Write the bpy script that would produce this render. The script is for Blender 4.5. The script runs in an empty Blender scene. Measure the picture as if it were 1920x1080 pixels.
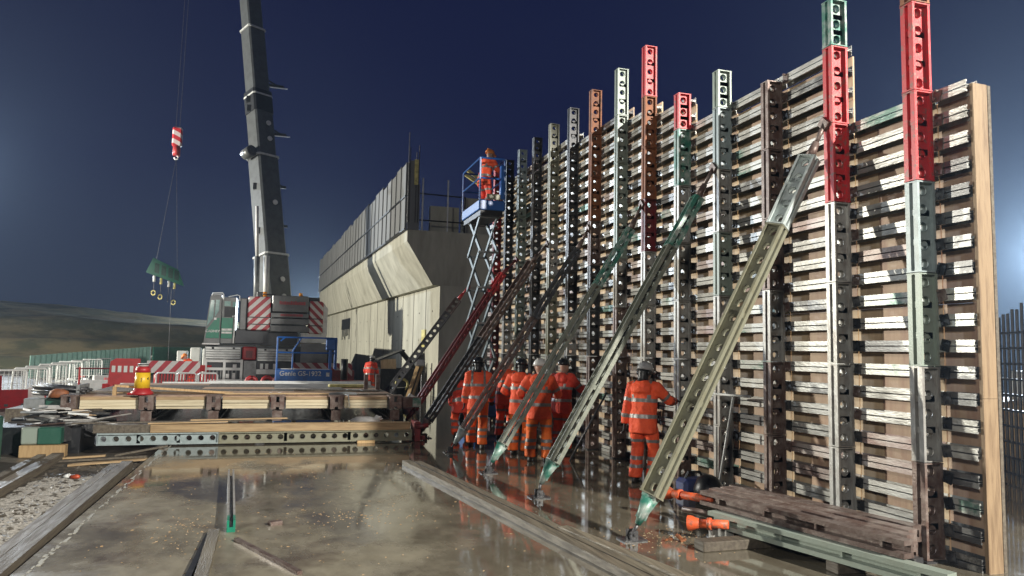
import bpy, bmesh, math, random
from mathutils import Vector, Matrix, Euler, noise as mnoise
random.seed(7)
S = bpy.context.scene
COL = S.collection
R = math.radians
PI = math.pi

# ------------------------------------------------------------------ camera
cd = bpy.data.cameras.new('camera')
cam = bpy.data.objects.new('camera', cd); COL.objects.link(cam)
YAW, PITCH, ROLL = R(17.25), R(4.87), R(1.12)
fw = Vector((math.sin(YAW)*math.cos(PITCH), math.cos(YAW)*math.cos(PITCH), math.sin(PITCH)))
rt = Vector((math.cos(YAW), -math.sin(YAW), 0)); up = rt.cross(fw)
r2 = rt*math.cos(ROLL)+up*math.sin(ROLL); u2 = up*math.cos(ROLL)-rt*math.sin(ROLL)
M = Matrix((r2, u2, -fw)).transposed().to_4x4(); M.translation = (0, 0, 1.9)
cam.matrix_world = M
cd.sensor_width = 36; cd.lens = 36*1387/1920; cd.clip_start = .05; cd.clip_end = 800
S.camera = cam

# ------------------------------------------------------------------ sky
W = bpy.data.worlds.new('World'); S.world = W; W.use_nodes = True
nt = W.node_tree; nt.nodes.clear()
out = nt.nodes.new('ShaderNodeOutputWorld'); bg = nt.nodes.new('ShaderNodeBackground')
tc = nt.nodes.new('ShaderNodeTexCoord'); sx = nt.nodes.new('ShaderNodeSeparateXYZ'); rp = nt.nodes.new('ShaderNodeValToRGB')
nt.links.new(tc.outputs['Generated'], sx.inputs[0]); nt.links.new(sx.outputs['Z'], rp.inputs[0])
e = rp.color_ramp.elements
e[0].position = 0.0; e[0].color = (.022, .030, .056, 1)
e[1].position = 1.0; e[1].color = (.001, .003, .024, 1)
k = e.new(.22); k.color = (.0055, .008, .041, 1)
k = e.new(.5); k.color = (.002, .0035, .032, 1)
nt.links.new(rp.outputs[0], bg.inputs[0]); bg.inputs[1].default_value = 1.0
nt.links.new(bg.outputs[0], out.inputs[0])

# ------------------------------------------------------------------ flood lamps of the night shift, and two lamps added for fill and glow
def flood(name, loc, power, size, color, aim=None, cone=None):
    l = bpy.data.lights.new(name, 'SPOT' if aim else 'POINT'); l.energy = power; l.shadow_soft_size = size; l.color = color
    o = bpy.data.objects.new(name, l); COL.objects.link(o); o.location = loc
    if aim:
        o.rotation_euler = (Vector(aim)-Vector(loc)).to_track_quat('-Z', 'Y').to_euler()
        l.spot_size = R(cone); l.spot_blend = .35
    return o
flood('flood_or_added_lamp', (-30, 35.5, 7.6), 66000, .35, (1.0, .955, .83))
flood('flood_or_added_lamp', (14, -14, 13), 64000, .35, (1.0, .95, .86), (-4, 14, .5), 40).data.spot_blend = .15
flood('flood_or_added_lamp', (-8, -7, 7), 5000, .8, (1.0, .95, .86))  # added soft fill behind the camera, lifts the shadows and the workers' backs
flood('flood_or_added_lamp', (45.2, 33.0, 8.4), 330000, .5, (.78, .89, 1.0), (4, 0, 1.9), 36)
flood('flood_or_added_lamp', (4.5, 112, 6.6), 60000, .3, (.85, .95, 1.0))
flood('flood_or_added_lamp', (-30, 78, 17), 60000, .5, (.80, .90, 1.0), (-10, 0, 12), 62)  # extra lamp added far left to brighten the mist on that side
S.view_settings.view_transform = 'Standard'; S.view_settings.look = 'None'
S.view_settings.exposure = 0; S.view_settings.gamma = 1; S.view_settings.use_curve_mapping = False
S.cycles.use_denoising = True
S.cycles.max_bounces = 6; S.cycles.diffuse_bounces = 3; S.cycles.glossy_bounces = 3; S.cycles.volume_bounces = 0
S.cycles.sample_clamp_indirect = 4; S.cycles.caustics_reflective = False; S.cycles.caustics_refractive = False

# ------------------------------------------------------------------ materials
MATS = {}
def mat(name, col, rough=.5, metal=0., col2=None, scale=6., amt=.5, bump=.0, bscale=40., coord='Object', rnd=0., sheen=0, stretch=(1, 1, 1), contrast=.12, spec=.5, rough2=None):
    """procedural: base colour broken up by a second colour over noise, tiny bump, a value shift per object"""
    if name in MATS: return MATS[name]
    m = bpy.data.materials.new(name); m.use_nodes = True; t = m.node_tree; N = t.nodes; L = t.links
    p = N['Principled BSDF']; p.inputs['Roughness'].default_value = rough; p.inputs['Metallic'].default_value = metal
    p.inputs['Specular IOR Level'].default_value = spec
    c = N.new('ShaderNodeTexCoord'); mp = N.new('ShaderNodeMapping'); mp.inputs['Scale'].default_value = stretch
    oi = N.new('ShaderNodeObjectInfo')
    ad = N.new('ShaderNodeVectorMath'); ad.operation = 'ADD'
    sc = N.new('ShaderNodeVectorMath'); sc.operation = 'SCALE'; sc.inputs[0].default_value = (37, 71, 53)
    L.new(oi.outputs['Random'], sc.inputs['Scale']); L.new(c.outputs[coord], mp.inputs[0])
    L.new(mp.outputs[0], ad.inputs[0]); L.new(sc.outputs[0], ad.inputs[1])
    n1 = N.new('ShaderNodeTexNoise'); n1.inputs['Scale'].default_value = scale; n1.inputs['Detail'].default_value = 5; n1.inputs['Roughness'].default_value = .62
    L.new(ad.outputs[0], n1.inputs['Vector'])
    rr = N.new('ShaderNodeMapRange'); rr.inputs[1].default_value = amt-contrast; rr.inputs[2].default_value = amt+contrast
    rr.inputs[3].default_value = 1; rr.inputs[4].default_value = 0
    L.new(n1.outputs[0], rr.inputs[0])
    mx = N.new('ShaderNodeMix'); mx.data_type = 'RGBA'
    mx.inputs[6].default_value = (*col, 1); mx.inputs[7].default_value = (*(col2 or tuple(x*.55 for x in col)), 1)
    L.new(rr.outputs[0], mx.inputs[0])
    last = mx.outputs[2]
    if rnd:
        hv = N.new('ShaderNodeHueSaturation'); mr = N.new('ShaderNodeMapRange')
        mr.inputs[3].default_value = 1-rnd; mr.inputs[4].default_value = 1+rnd
        L.new(oi.outputs['Random'], mr.inputs[0]); L.new(mr.outputs[0], hv.inputs['Value']); L.new(last, hv.inputs['Color']); last = hv.outputs[0]
    L.new(last, p.inputs['Base Color'])
    if rough2 is not None:
        r_ = N.new('ShaderNodeMapRange'); r_.inputs[3].default_value = rough; r_.inputs[4].default_value = rough2
        L.new(rr.outputs[0], r_.inputs[0]); L.new(r_.outputs[0], p.inputs['Roughness'])
    if bump:
        n2 = N.new('ShaderNodeTexNoise'); n2.inputs['Scale'].default_value = bscale; n2.inputs['Detail'].default_value = 4
        L.new(ad.outputs[0], n2.inputs['Vector'])
        b = N.new('ShaderNodeBump'); b.inputs['Strength'].default_value = bump; b.inputs['Distance'].default_value = .02
        L.new(n2.outputs[0], b.inputs['Height']); L.new(b.outputs[0], p.inputs['Normal'])
    MATS[name] = m
    return m

def striped(name, c1, c2, ax, period, rough=.45, slope=1.):
    """red and white warning stripes printed on a plate, running at 45 degrees in the plane of ax"""
    m = bpy.data.materials.new(name); m.use_nodes = True; t = m.node_tree; N = t.nodes; L = t.links
    p = N['Principled BSDF']; p.inputs['Roughness'].default_value = rough
    c = N.new('ShaderNodeTexCoord'); d = N.new('ShaderNodeVectorMath'); d.operation = 'DOT_PRODUCT'
    d.inputs[1].default_value = (ax[0]/period, ax[1]/period, slope/period)
    L.new(c.outputs['Object'], d.inputs[0])
    f = N.new('ShaderNodeMath'); f.operation = 'FRACT'; L.new(d.outputs['Value'], f.inputs[0])
    g = N.new('ShaderNodeMath'); g.operation = 'GREATER_THAN'; g.inputs[1].default_value = .5; L.new(f.outputs[0], g.inputs[0])
    n = N.new('ShaderNodeTexNoise'); n.inputs['Scale'].default_value = 5; n.inputs['Detail'].default_value = 4; L.new(c.outputs['Object'], n.inputs[0])
    mx = N.new('ShaderNodeMix'); mx.data_type = 'RGBA'; mx.inputs[6].default_value = (*c1, 1); mx.inputs[7].default_value = (*c2, 1)
    L.new(g.outputs[0], mx.inputs[0])
    h = N.new('ShaderNodeHueSaturation'); r_ = N.new('ShaderNodeMapRange'); r_.inputs[3].default_value = .75; r_.inputs[4].default_value = 1.15
    L.new(n.outputs[0], r_.inputs[0]); L.new(r_.outputs[0], h.inputs['Value']); L.new(mx.outputs[2], h.inputs['Color'])
    L.new(h.outputs[0], p.inputs['Base Color'])
    return m

GALV = mat('galvanised_steel', (.40, .40, .38), .38, .35, (.25, .23, .21), 9, .44, .15, 60, rnd=.18, stretch=(1, 1, .5))
MINT = mat('pale_green_paint', (.235, .28, .24), .4, .1, (.22, .25, .21), 10, .42, .12, 60, rnd=.12)
TEAL = mat('green_paint_worn', (.035, .17, .125), .4, .1, (.34, .38, .35), 7, .47, .12, 60, rnd=.15)
RED = mat('red_paint_worn', (.52, .035, .04), .42, .05, (.26, .11, .09), 16, .42, .12, 60, rnd=.1, contrast=.05)
DRED = mat('dark_red_paint', (.17, .022, .026), .42, .05, (.08, .03, .028), 10, .42, .12, 60)
RUST = mat('rust_orange', (.27, .095, .035), .6, .1, (.13, .055, .03), 9, .46, .2, 60, rnd=.1)
BROWN = mat('rusty_brown_steel', (.105, .066, .054), .42, .3, (.21, .17, .15), 8, .46, .2, 50, rnd=.2)
DARK = mat('dark_worn_steel', (.055, .055, .058), .38, .4, (.17, .17, .165), 11, .36, .15, 60, rnd=.2)
BLACK = mat('black_steel', (.016, .017, .020), .4, .3, (.05, .05, .05), 8, .36, .1, 50)
OLIVE = mat('khaki_paint', (.225, .225, .165), .42, .1, (.19, .18, .12), 9, .42, .12, 60)
BLUEGREY = mat('pale_blue_grey_paint', (.30, .36, .365), .4, .1, (.22, .27, .27), 9, .42, .12, 60)
WALER_G = mat('waler_steel', (.44, .44, .415), .32, .35, (.15, .145, .13), 5, .43, .12, 60, rnd=.22, stretch=(1, .35, 1))
WALER_T = mat('waler_green_white', (.38, .39, .365), .36, .3, (.10, .185, .15), 2.2, .45, .12, 60, rnd=.15, stretch=(1, .6, 1), contrast=.04)
WALER_P = mat('waler_pinkish', (.34, .30, .275), .42, .3, (.18, .115, .10), 4, .48, .12, 60, rnd=.2, stretch=(1, .5, 1))
WALER_D = mat('waler_dark', (.10, .10, .10), .34, .4, (.45, .46, .44), 3, .42, .12, 60, rnd=.2, stretch=(1, .5, 1), contrast=.06)
PLY = mat('plywood_brown', (.36, .225, .155), .55, 0, (.46, .33, .22), 2.2, .5, .15, 30, rnd=.22, stretch=(3, 3, .6))
PLYP = mat('plywood_pale', (.58, .44, .28), .6, 0, (.44, .31, .19), 3, .46, .15, 30, rnd=.18, stretch=(3, 3, .5))
PINE = mat('pine_timber', (.46, .315, .155), .62, 0, (.33, .205, .09), 7, .45, .2, 30, rnd=.16, stretch=(4, 4, .35))
PINEX = mat('pine_timber_long', (.44, .31, .165), .55, 0, (.27, .18, .09), 6, .46, .2, 30, rnd=.22, stretch=(.35, 4, 4))
OLDW = mat('wet_old_timber', (.125, .105, .075), .55, 0, (.075, .06, .045), 5, .5, .35, 24, rnd=.2, stretch=(5, .35, 5), rough2=.75)
CONC = mat('pale_concrete', (.47, .46, .38), .75, 0, (.29, .28, .225), 1.5, .45, .25, 18, coord='Object', stretch=(1, 1, .22), contrast=.16)
CONCD = mat('stained_concrete', (.33, .325, .285), .75, 0, (.22, .215, .19), 1.2, .5, .2, 18, stretch=(1, 1, .5), contrast=.2)
PARA = mat('parapet_sheet', (.20, .205, .208), .75, .0, (.135, .14, .142), 1.2, .5, .1, 20, rnd=.06, stretch=(1, 1, .25), contrast=.2)
HIVIS = mat('orange_hivis_fabric', (.96, .115, .035), .72, 0, (.82, .08, .028), 6, .42, .6, 26)
HIVISB = mat('orange_hivis_trousers', (.98, .19, .025), .72, 0, (.85, .13, .022), 6, .42, .6, 26)
HIVISR = mat('red_orange_hivis_fabric', (.76, .065, .035), .72, 0, (.6, .05, .028), 6, .42, .6, 26)
BAND = mat('reflective_tape', (.27, .26, .25), .4, .2, (.17, .165, .16), 10, .45)
SKIN = mat('skin', (.45, .27, .2), .55)
BOOT = mat('boot_leather', (.03, .026, .022), .45)
GLOVE = mat('black_glove', (.02, .02, .022), .6)
HELM_W = mat('helmet_white', (.72, .72, .70), .3, 0, (.55, .55, .54), 6, .4)
HELM_G = mat('helmet_grey', (.34, .35, .36), .3, 0, (.25, .25, .26), 6, .4)
HELM_B = mat('helmet_black', (.02, .022, .026), .25)
HELM_O = mat('helmet_orange', (.75, .24, .05), .35)
BLUE = mat('blue_lift_paint', (.02, .115, .40), .35, 0, (.03, .09, .27), 6, .42, rnd=.05)
LGREY = mat('light_grey_paint', (.66, .68, .67), .42, .05, (.50, .52, .51), 4, .42, .08, 40)
MGREY = mat('mid_grey_paint', (.26, .275, .28), .4, .15, (.17, .18, .18), 4, .45, .08, 40)
CWGREY = mat('counterweight_grey', (.16, .165, .165), .36, .3, (.11, .115, .115), 2, .48, .05, 40)
CRDARK = mat('crane_dark', (.040, .043, .050), .4, .2, (.028, .03, .035), 3, .45)
BOOMG = mat('boom_grey', (.115, .125, .13), .42, .15, (.085, .09, .095), 3, .45, .05, 40)
WHITEP = mat('white_paint', (.74, .75, .74), .4, 0, (.6, .6, .6), 5, .4)
GREENP = mat('green_cab_paint', (.012, .20, .12), .3, 0, (.012, .16, .1), 3, .45)
GREENB = mat('green_box_paint', (.012, .075, .05), .4, 0, (.03, .10, .07), 5, .42, .1, 40)
AMBER = mat('amber_lens', (.85, .32, .03), .25)
REDLENS = mat('red_plastic', (.40, .022, .025), .42, 0, (.30, .02, .022), 4, .42, rnd=.1)
WPLAST = mat('white_plastic', (.62, .64, .62), .4, 0, (.48, .50, .48), 4, .42, rnd=.1)
YELL = mat('yellow_reflective', (.72, .47, .02), .4, 0, (.62, .39, .02), 7, .42)
YELP = mat('pale_yellow_foam', (.72, .64, .24), .6)
NETG = mat('green_netting', (.20, .38, .32), .7, 0, (.30, .48, .42), 3, .5, .1, 30, rnd=.1)
EDGEB = mat('pale_sheet_edge', (.60, .53, .37), .6, 0, (.44, .37, .24), 4, .45, .15, 30, rnd=.12, stretch=(.35, 4, 6))
STRUTG = mat('strut_grey_green', (.17, .185, .15), .42, .2, (.27, .28, .23), 8, .42, .15, 50)
FLOORT = mat('wet_floor_timber', (.19, .165, .12), .42, 0, (.085, .072, .052), 4, .48, .4, 24, rnd=.18, stretch=(6, .3, 6), rough2=.55)
EDGET = mat('edge_board_timber', (.28, .195, .112), .62, 0, (.17, .11, .06), 7, .45, .2, 30, stretch=(4, 4, .35))
REDB = mat('red_barrier_plastic', (.20, .010, .012), .75, 0, (.15, .010, .012), 4, .42, rnd=.1, spec=.1)
ARMB = mat('lift_arm_blue_grey', (.16, .20, .22), .42, .2, (.10, .12, .13), 6, .45)
PALEH = mat('pale_head_paint', (.50, .56, .55), .4, .05, (.33, .38, .37), 9, .4, .12, 60)
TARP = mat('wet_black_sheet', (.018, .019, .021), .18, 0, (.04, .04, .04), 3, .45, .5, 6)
PAPER = mat('white_sheet', (.66, .65, .62), .6, 0, (.45, .45, .44), 5, .45, .6, 9)
TEXTW = mat('white_lettering', (.78, .78, .76), .5)
TEXTR = mat('red_lettering', (.42, .06, .07), .5, 0, (.34, .06, .07), 6, .5)
TEXTB = mat('black_print', (.02, .02, .02), .5)
BRICKRED = mat('waste_red_plastic', (.5, .08, .03), .4)
ORGP = mat('orange_prop_paint', (.66, .105, .03), .5, 0, (.28, .10, .06), 16, .44, .2, 50, contrast=.06)
BLUEP = mat('blue_plastic', (.02, .035, .14), .5, 0, (.03, .04, .08), 8, .45)
ROPE = mat('steel_rope', (.10, .10, .11), .5, .4)
CHEV_L = striped('chevron_left', (.62, .60, .58), (.40, .035, .05), (-1, 0), .46)
CHEV_R = striped('chevron_right', (.62, .60, .58), (.34, .03, .04), (1, 0), .40)
CHEV_B = striped('chevron_board', (.60, .59, .57), (.42, .035, .05), (-1.2, 0), .62)
CHEV_D = striped('chevron_dark', (.36, .33, .33), (.20, .02, .035), (1, 0), .5)
CHEV_H = striped('chevron_hook', (.7, .6, .6), (.55, .03, .04), (.5, .5), .5)
GLASS = mat('cab_glass', (.16, .30, .28), .08, 0, (.36, .50, .47), 2.0, .42, spec=.8)

# wet concrete slab: puddles against damp rougher concrete, brown mud staining
def slab_mat():
    m = bpy.data.materials.new('wet_concrete_slab'); m.use_nodes = True; t = m.node_tree; N = t.nodes; L = t.links
    p = N['Principled BSDF']; c = N.new('ShaderNodeTexCoord')
    def noise(s, d=5, r=.6, st=(1, 1, 1)):
        mp = N.new('ShaderNodeMapping'); mp.inputs['Scale'].default_value = st; L.new(c.outputs['Object'], mp.inputs[0])
        n = N.new('ShaderNodeTexNoise'); n.inputs['Scale'].default_value = s; n.inputs['Detail'].default_value = d; n.inputs['Roughness'].default_value = r
        L.new(mp.outputs[0], n.inputs['Vector']); return n.outputs[0]
    def rng(s, a, b, lo, hi):
        r = N.new('ShaderNodeMapRange'); r.inputs[1].default_value = a; r.inputs[2].default_value = b; r.inputs[3].default_value = lo; r.inputs[4].default_value = hi
        L.new(s, r.inputs[0]); return r.outputs[0]
    def mix(f, a, b):
        x = N.new('ShaderNodeMix'); x.data_type = 'RGBA'; L.new(f, x.inputs[0])
        for i, v in ((6, a), (7, b)):
            if isinstance(v, tuple): x.inputs[i].default_value = (*v, 1)
            else: L.new(v, x.inputs[i])
        return x.outputs[2]
    big = noise(.42, 6, .6, (1, .8, 1)); fine = noise(9, 6, .7); mid = noise(2.2, 6, .65, (1.4, .7, 1)); grit = noise(60, 3, .6)
    sp = N.new('ShaderNodeSeparateXYZ'); L.new(c.outputs['Object'], sp.inputs[0])
    ad = N.new('ShaderNodeMath'); ad.operation = 'ADD'; L.new(big, ad.inputs[0]); ad2 = N.new('ShaderNodeMath'); ad2.operation = 'ADD'; L.new(rng(sp.outputs[0], .5, 3.0, -.03, .20), ad2.inputs[0]); L.new(rng(sp.outputs[1], 8.5, 13, 0, .13), ad2.inputs[1])
    L.new(ad2.outputs[0], ad.inputs[1])
    wet = rng(ad.outputs[0], .44, .56, 0, 1)
    base = mix(rng(mid, .38, .62, 0, 1), (.162, .142, .098), (.250, .224, .162))
    base = mix(rng(fine, .55, .75, 0, .55), base, (.27, .25, .20))
    base = mix(rng(noise(1.1, 5, .65), .52, .66, 0, .75), base, (.085, .062, .042))
    base = mix(rng(wet, 0, 1, .0, .55), base, (.060, .050, .040))
    L.new(base, p.inputs['Base Color'])
    rough = N.new('ShaderNodeMath'); rough.operation = 'MULTIPLY_ADD'
    L.new(rng(wet, 0, 1, .36, .045), rough.inputs[0]); rough.inputs[1].default_value = 1.0
    L.new(rng(fine, .3, .7, -.03, .06), rough.inputs[2]); rough.use_clamp = True
    L.new(rough.outputs[0], p.inputs['Roughness'])
    p.inputs['Specular IOR Level'].default_value = .9
    p.inputs['Coat Weight'].default_value = .0
    b = N.new('ShaderNodeBump'); b.inputs['Distance'].default_value = .006
    L.new(rng(wet, 0, 1, .45, .03), b.inputs['Strength']); L.new(fine, b.inputs['Height'])
    b2 = N.new('ShaderNodeBump'); b2.inputs['Distance'].default_value = .002; L.new(rng(wet, 0, 1, .4, .02), b2.inputs['Strength'])
    L.new(grit, b2.inputs['Height']); L.new(b.outputs[0], b2.inputs['Normal']); L.new(b2.outputs[0], p.inputs['Normal'])
    return m
SLAB = slab_mat()
MUD = mat('wet_mud_ground', (.085, .073, .055), .35, 0, (.045, .038, .03), 1.1, .5, .9, 5, rough2=.7, contrast=.15)
BANK = mat('earth_bank', (.17, .14, .072), .95, 0, (.065, .068, .034), .28, .5, .8, 3, contrast=.07)

# ------------------------------------------------------------------ mesh builder
class MB:
    def __init__(s): s.v = []; s.f = []; s.m = []; s.sm = []
    def add(s, vs, fs, mi=0, smooth=False):
        o = len(s.v); s.v += [tuple(v) for v in vs]
        for f in fs: s.f.append(tuple(i+o for i in f)); s.m.append(mi); s.sm.append(smooth)
    def box(s, a, b, mi=0):
        (x0, y0, z0), (x1, y1, z1) = a, b
        s.add([(x0, y0, z0), (x1, y0, z0), (x1, y1, z0), (x0, y1, z0), (x0, y0, z1), (x1, y0, z1), (x1, y1, z1), (x0, y1, z1)],
              [(0, 3, 2, 1), (4, 5, 6, 7), (0, 1, 5, 4), (1, 2, 6, 5), (2, 3, 7, 6), (3, 0, 4, 7)], mi)
    def bevbox(s, a, b, c=.01, mi=0):
        """box with chamfered edges"""
        bm = bmesh.new(); (x0, y0, z0), (x1, y1, z1) = a, b
        bmesh.ops.create_cube(bm, size=1, matrix=Matrix.Translation(((x0+x1)/2, (y0+y1)/2, (z0+z1)/2)) @ Matrix.Diagonal((x1-x0, y1-y0, z1-z0, 1)))
        bmesh.ops.bevel(bm, geom=bm.edges[:], offset=c, segments=1, affect='EDGES')
        bm.verts.index_update()
        s.add([v.co[:] for v in bm.verts], [[v.index for v in f.verts] for f in bm.faces], mi); bm.free()
    def beam(s, p0, p1, w, h, mi=0, roll=0., upv=(0, 0, 1)):
        p0, p1 = Vector(p0), Vector(p1); d = (p1-p0).normalized(); u = Vector(upv)
        if abs(d.dot(u)) > .98: u = Vector((0, 1, 0))
        a = d.cross(u).normalized(); b = a.cross(d)
        if roll: q = Matrix.Rotation(roll, 3, d); a = q @ a; b = q @ b
        a *= w/2; b *= h/2
        s.add([p0-a-b, p0+a-b, p0+a+b, p0-a+b, p1-a-b, p1+a-b, p1+a+b, p1-a+b],
              [(0, 3, 2, 1), (4, 5, 6, 7), (0, 1, 5, 4), (1, 2, 6, 5), (2, 3, 7, 6), (3, 0, 4, 7)], mi)
    def tube(s, pts, rad, n=8, mi=0, cap=True, ell=None):
        pts = [Vector(p) for p in pts]
        if not hasattr(rad, '__len__'): rad = [rad]*len(pts)
        o = len(s.v); ref = None
        for i, p in enumerate(pts):
            d = (pts[min(i+1, len(pts)-1)]-pts[max(i-1, 0)]).normalized()
            if ref is None: ref = Vector((0, 0, 1)) if abs(d.z) < .9 else Vector((0, 1, 0))
            a = d.cross(ref).normalized(); b = a.cross(d)
            for j in range(n):
                t = 2*PI*j/n; s.v.append(tuple(p+(a*math.cos(t)+b*math.sin(t))*rad[i]))
        for i in range(len(pts)-1):
            for j in range(n):
                k = (j+1) % n; s.f.append((o+i*n+j, o+i*n+k, o+(i+1)*n+k, o+(i+1)*n+j)); s.m.append(mi); s.sm.append(n > 6)
        if cap:
            s.f.append(tuple(o+j for j in range(n))[::-1]); s.m.append(mi); s.sm.append(False)
            s.f.append(tuple(o+(len(pts)-1)*n+j for j in range(n))); s.m.append(mi); s.sm.append(False)
    def loft(s, rings, mi=0, n=16, smooth=True, close=True):
        """rings: (centre, rx, ry) stacked along z"""
        o = len(s.v)
        for (c, rx, ry) in rings:
            for j in range(n):
                t = 2*PI*j/n; s.v.append((c[0]+rx*math.cos(t), c[1]+ry*math.sin(t), c[2]))
        for i in range(len(rings)-1):
            for j in range(n):
                k = (j+1) % n; s.f.append((o+i*n+j, o+i*n+k, o+(i+1)*n+k, o+(i+1)*n+j)); s.m.append(mi); s.sm.append(smooth)
        if close:
            s.f.append(tuple(o+j for j in range(n))[::-1]); s.m.append(mi); s.sm.append(False)
            s.f.append(tuple(o+(len(rings)-1)*n+j for j in range(n))); s.m.append(mi); s.sm.append(False)
    def prism(s, poly, axis, a, b, mi=0):
        """polygon (2d, anticlockwise) extruded along axis from a to b"""
        n = len(poly)
        def P(q, t): return {0: (t, q[0], q[1]), 1: (q[0], t, q[1]), 2: (q[0], q[1], t)}[axis]
        vs = [P(q, a) for q in poly]+[P(q, b) for q in poly]
        s.add(vs, [tuple(range(n))[::-1], tuple(range(n, 2*n))]+[(i, (i+1) % n, n+(i+1) % n, n+i) for i in range(n)], mi)
    def mesh(s, name, off=(0, 0, 0)):
        me = bpy.data.meshes.new(name)
        me.from_pydata([(x-off[0], y-off[1], z-off[2]) for x, y, z in s.v], [], s.f)
        me.polygons.foreach_set('material_index', s.m); me.polygons.foreach_set('use_smooth', s.sm)
        bm = bmesh.new(); bm.from_mesh(me); bmesh.ops.recalc_face_normals(bm, faces=bm.faces[:]); bm.to_mesh(me); bm.free()
        me.update(); return me

TMP = bpy.data.scenes.new('tmp')
def baked(o):
    """mesh of an object with its modifiers applied, evaluated in a scene of its own so that the big one is not rebuilt"""
    TMP.collection.objects.link(o); vl = TMP.view_layers[0]; vl.update(); dg = vl.depsgraph; dg.update()
    n = bpy.data.meshes.new_from_object(o.evaluated_get(dg)); bpy.data.objects.remove(o); return n
def tag(o, label=None, cat=None, group=None, kind=None):
    if label: o['label'] = label
    if cat: o['category'] = cat
    if group: o['group'] = group
    if kind: o['kind'] = kind
    return o
def thing(name, label, cat, loc=(0, 0, 0), rz=0, group=None):
    o = bpy.data.objects.new(name, None); COL.objects.link(o); o.location = loc; o.rotation_euler = (0, 0, rz)
    o.empty_display_size = .2
    return tag(o, label, cat, group)
def root_off(p):
    while p is not None and p.parent is not None: p = p.parent
    return p.location[:] if p is not None else (0, 0, 0)
def put(name, mb, mats, parent=None, world=True, label=None, kind=None):
    """link a mesh as ONE object; world=True: mb is in world coordinates, moved into the (unrotated) thing's frame"""
    off = root_off(parent) if (world and parent is not None) else (0, 0, 0)
    me = mb.mesh(name, off) if isinstance(mb, MB) else mb
    if not isinstance(mats, (list, tuple)): mats = [mats]
    o = bpy.data.objects.new(name, me); COL.objects.link(o)
    if not me.materials:
        for m in mats: me.materials.append(m)
    else:
        for i, m in enumerate(mats[:len(me.materials)]): o.material_slots[i].link = 'OBJECT'; o.material_slots[i].material = m
    o.parent = parent
    return tag(o, label, kind=kind)
def solo(name, mb, mats, label, cat, loc, group=None, kind=None):
    """a thing that is one mesh, origin at loc"""
    me = mb.mesh(name, loc); o = bpy.data.objects.new(name, me); COL.objects.link(o); o.location = loc
    for m in (mats if isinstance(mats, (list, tuple)) else [mats]): me.materials.append(m)
    return tag(o, label, cat, group, kind)
def copy_tree(o, parent=None):
    c = o.copy(); COL.objects.link(c)
    if parent is not None: c.parent = parent
    for ch in list(o.children): copy_tree(ch, c)
    return c
def text(name, body, size, loc, rot, m, parent, ext=.003, bold=0., sx_=1., shear=0.):
    c = bpy.data.curves.new(name, 'FONT'); c.body = body; c.size = size; c.extrude = ext; c.offset = bold; c.shear = shear
    c.align_x = 'CENTER'; c.align_y = 'CENTER'
    me = baked(bpy.data.objects.new('tmp', c)); me.materials.clear(); me.materials.append(m)
    o = bpy.data.objects.new(name, me); COL.objects.link(o); o.rotation_euler = rot; o.scale = (sx_, 1, 1)
    o.location = Vector(loc)-Vector(root_off(parent)); o.parent = parent
    return o

# ------------------------------------------------------------------ ground
g = MB(); g.add([(-190, -30, -.16), (120, -30, -.16), (120, 190, -.16), (-190, 190, -.16)], [(0, 1, 2, 3)])
solo('ground', g, MUD, None, None, (0, 0, 0), kind='structure')
g = MB(); g.box((-2.02, -12, -.5), (16, 31, 0)); solo('concrete_slab', g, SLAB, None, None, (0, 0, 0), kind='structure')
# ragged pale laitance line along the slab's edge
g = MB(); y = -2.
while y < 16:
    w = random.uniform(.006, .034); x = -1.90+random.uniform(-.022, .022); l = random.uniform(.02, .13)
    if random.random() < .8: g.box((x-w/2, y, 0), (x+w/2, y+l, .003+random.random()*.003))
    y += l
solo('dried_mortar_line', g, CONCD, None, None, (-1.9, 8, 0), kind='stuff')
# embankment: benched earth slope across the left background
def bank_h(x, y):
    t = (y-(60+.22*(x+20)))
    h = 0
    for a, b, k_ in ((-2, 3, 1.0), (7, 12, 1.25), (16, 24, 1.9), (30, 60, 1.6)):
        u = min(max((t-a)/(b-a), 0), 1); h += k_*u*u*(3-2*u)
    h *= 1+.012*max(-x-10, 0)
    n = mnoise.noise(Vector((x*.13, y*.13, 0)))*.55+mnoise.noise(Vector((x*.5, y*.5, 3)))*.22
    return -.3+h*(1+.10*n)+n*.45*min(max(t+4, 0)/6, 1)
g = MB(); xs = [-175+2.2*i for i in range(126)]; ys = [46+1.5*i for i in range(80)]
for y in ys:
    for x in xs: g.v.append((x, y, bank_h(x, y)))
nx = len(xs)
for j in range(len(ys)-1):
    for i in range(nx-1): g.f.append((j*nx+i, j*nx+i+1, (j+1)*nx+i+1, (j+1)*nx+i)); g.m.append(0); g.sm.append(True)
solo('embankment', g, BANK, None, None, (0, 0, 0), kind='structure')

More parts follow.
